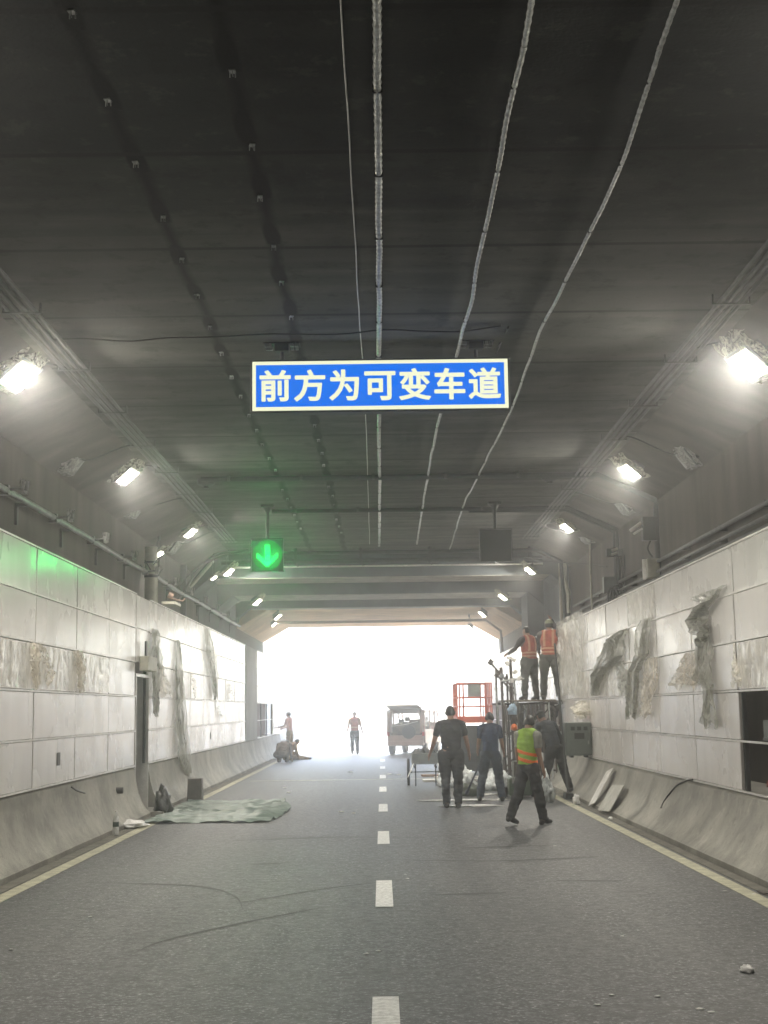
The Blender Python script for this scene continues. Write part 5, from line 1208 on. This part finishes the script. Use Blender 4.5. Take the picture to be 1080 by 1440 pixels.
t = crumple((-3.93, 25.35, 0), (.13, .34, .30), 'dark rubbish bag slumped against the barrier corner at the doorway', 'rubbish_bag', mat('black_bag', (.03, .032, .03), .3, 0, .2, 6, .4), 'bag', sq=.6, seed=9, amp=.5)
# boards against the right barrier
def board(px0, py0, px1, py1, Y, w, label, m_, thick=.012, y2=None):
    p0 = aty(px0, py0, Y); p1 = aty(px1, py1, y2 or Y); b = MB()
    d = (p1 - p0); L_ = d.length; zax = d.normalized(); yax = Vector((0, 1, 0)); xax = yax.cross(zax).normalized(); yax = zax.cross(xax)
    M_ = Matrix((xax, yax, zax)).transposed(); b.box((0, 0, L_ / 2), (thick, w, L_), M_)
    o = b.build('loose_board', m_, None, bevel=.003); o.location = p0; return tag(o, label, 'board')
board(0, 0, 0, 0, 25, .1, 'x', WHITEP) if False else None
def lean_board(Y, w, h, label, m_, tip=.0):
    a = math.atan2(.34, .62); b = MB(); q = rotm(0, a + .06, 0) @ rotm(tip, 0, 0)
    b.box(q @ Vector((0, 0, h / 2)), (.014, w, h), q); o = b.build('loose_board', m_, None, bevel=.003); o.location = (3.72, Y, .03 + w / 2 * abs(math.sin(tip))); return tag(o, label, 'board')
lean_board(25.35, .45, .72, 'white narrow board leaning on the right barrier, left of the grey one', WHITEP, -.22)
lean_board(24.0, 1.05, .50, 'pale grey square board leaning on the right barrier', mat('pale_grey_board', (.42, .42, .38), .6, 0, .1, 5), -.05)
crumple((3.62, 26.6, 0), (.06, .12, .12), 'small white wad standing by the right barrier before the leaning boards', seed=21)
crumple((3.66, 22.9, 0), (.03, .06, .03), 'tiny white wad at the corner of the grey leaning board', seed=22)
b = MB(); b.tube([(-.0, 0, 0), (.30, -.45, .52)], .028, 4); o = b.build('angle_bar', mat('dark_wood', (.06, .05, .045), .7), None); o.location = (3.90, 14.4, .16); tag(o, 'dark bar leaning on the right barrier at the right edge', 'bar')
crumple((3.66, 13.8, 0), (.05, .14, .015), 'flat dark scrap of cardboard in the gutter at the right edge', 'cardboard_scrap', mat('dark_wood', (.06, .05, .045), .7), seed=31)
cable([(4.22, 19.3, .80), (4.19, 19.5, .78), (4.165, 20.0, .70), (4.13, 20.45, .55), (4.07, 20.6, .42), (4.02, 20.55, .34)], .012, 'black hose curling down the face of the right barrier', 'barrier_hose')
cable([(-4.30, 19.6, .80), (-4.27, 19.8, .74), (-4.24, 20.2, .68)], .012, 'short black cable end on top of the left barrier', 'cable_end')
# debris heap, broom, bucket, planks
for k, (x, y, r, lab) in enumerate(((1.75, 33.2, (.42, .5, .30), 'white crumpled film heap on the road between the walker and the pole holder'), (2.55, 31.6, (.35, .4, .26), 'smaller white film heap at the feet of the navy-clad person'), (3.05, 33.6, (.32, .5, .36), 'bluish white film heap under the scaffold'), (3.15, 27.5, (.14, .3, .30), 'white film heap showing between the legs of the bending person'))):
    crumple((x, y, 0), r, lab, 'film_heap', mat('bluish_film', (.66, .70, .74), .3, 0, .3, 6, .8, 9), 'film heap', seed=40 + k, amp=.7, seg=30)
b = MB(); b.tube([(1.70, 28.4, .18), (2.06, 28.2, .95)], .020, 8); b.tube([(1.70, 28.4, .18), (1.66, 28.4, .10)], .04, 8); tag(b.build('broom_pole', mat('navy_pole', (.05, .06, .10), .4), None, smooth=True, loc=(1.7, 28.4, .1)), 'long dark blue pole slanting in the hands of the navy-clad person', 'pole')
crumple((1.78, 29.6, 0), (.24, .22, .17), 'dark green rounded sack lying between the walker and the navy-clad person', 'sack', mat('dark_green_sack', (.07, .09, .06), .6, 0, .3, 6, .4), 'sack', seed=51, amp=.3)
t = thing('generator', (2.78, 28.9, 0), 'dark green portable machine with upright handle between the navy and lime-vested people', 'machine')
b = MB(); b.box((0, 0, .22), (.46, .5, .36)); b.build('machine_body', mat('deep_green_paint', (.05, .08, .045), .5), t, bevel=.04); b = MB(); b.box((-.05, -.26, .34), (.24, .02, .10)); b.build('panel_plate', GREYM, t)
b = MB(); b.tube([(-.12, 0, .4), (-.12, 0, .72), (.02, 0, .72)], .022, 8); b.build('handle', STEEL, t, smooth=True); b = MB(); b.tube([(.1, -.1, .4), (.1, -.1, .52)], .08, 14); b.build('tank_cap', DARK, t, smooth=True)
b = MB()
for s_ in (-1, 1): b.tube([(s_ * .24, .1, .1), (s_ * .30, .1, .1)], .1, 14)
b.build('wheel', DARK, t, smooth=True)
for k, (x, y, L_, a, lab) in enumerate(((1.75, 35.6, 1.5, .05, 'nearest'), (2.0, 37.0, 1.3, -.1, 'middle'), (1.6, 38.2, 1.1, .12, 'farthest'))):
    b = MB(); b.box((0, 0, .03), (L_, .35, .05), rotm(0, 0, a)); tag(b.build('plank', WHITEP if k < 2 else mat('raw_plank', (.34, .22, .15), .8, 0, .2, 6), None, bevel=.004), '%s of the three planks on the road beyond the handcart' % lab, 'plank').location = (x, y, 0)
for k, (px, py, L_) in enumerate(((655, 1126, .8), (660, 1134, .5), (672, 1118, .4))):
    c = atz(px, py, 0); crumple((c.x, c.y, .002), (L_, .16, .02), '%s of the thin white film strips on the road behind the walker' % ('longest', 'nearest', 'smallest')[k], 'film_strip', seed=70 + k, amp=.6)
b = MB(); b.tube([(-.25, 0, .03), (.2, .1, .03), (.25, .3, .03)], .02, 6); tag(b.build('pipe_offcut', STEEL, None), 'short bent pipe offcut on the road left of the scissor lift', 'offcut').location = (1.9, 36.0, 0)
# helmet and red rag hung on scaffold, phone-blue bag
b = MB(); b.sphere((0, 0, 0), (.075, .13, .085), 16, 10); b.tube([(0, 0, -.03), (0, 0, -.042)], .10, 18); tag(b.build('hard_hat', mat('orange_hat', (.55, .13, .03), .5), None, smooth=True), 'bright orange hard hat hanging on the scaffold above the lime-vested person', 'hard hat').location = aty(723, 1023, 32.4)
crumple(aty(721, 1005, 32.5), (.10, .08, .16), 'pale blue bag hanging on the scaffold above the orange hard hat', 'hanging_bag', mat('pale_blue_bag', (.35, .48, .62), .5, 0, .2, 8), 'bag', seed=80)

# ================================================================== HAZE
b = MB(); b.box((0, 60, 9), (60, 200, 22)); h = b.build('haze', mat('haze_dummy', (1, 1, 1)), None)  # air made denser to stand in for lens flare round the exit
HM = bpy.data.materials.new('haze_air'); HM.use_nodes = True; nt = HM.node_tree
for n in list(nt.nodes):
    if n.type != 'OUTPUT_MATERIAL': nt.nodes.remove(n)
pv = nt.nodes.new('ShaderNodeVolumePrincipled'); pv.inputs['Color'].default_value = (.93, .95, .97, 1); pv.inputs['Density'].default_value = HAZE_DENSITY
pv.inputs['Anisotropy'].default_value = .91
nt.links.new(pv.outputs[0], nt.nodes['Material Output'].inputs['Volume']); h.data.materials.clear(); h.data.materials.append(HM)
tag(h, kind='stuff'); bpy.data.materials.remove(MATS['haze_dummy'])
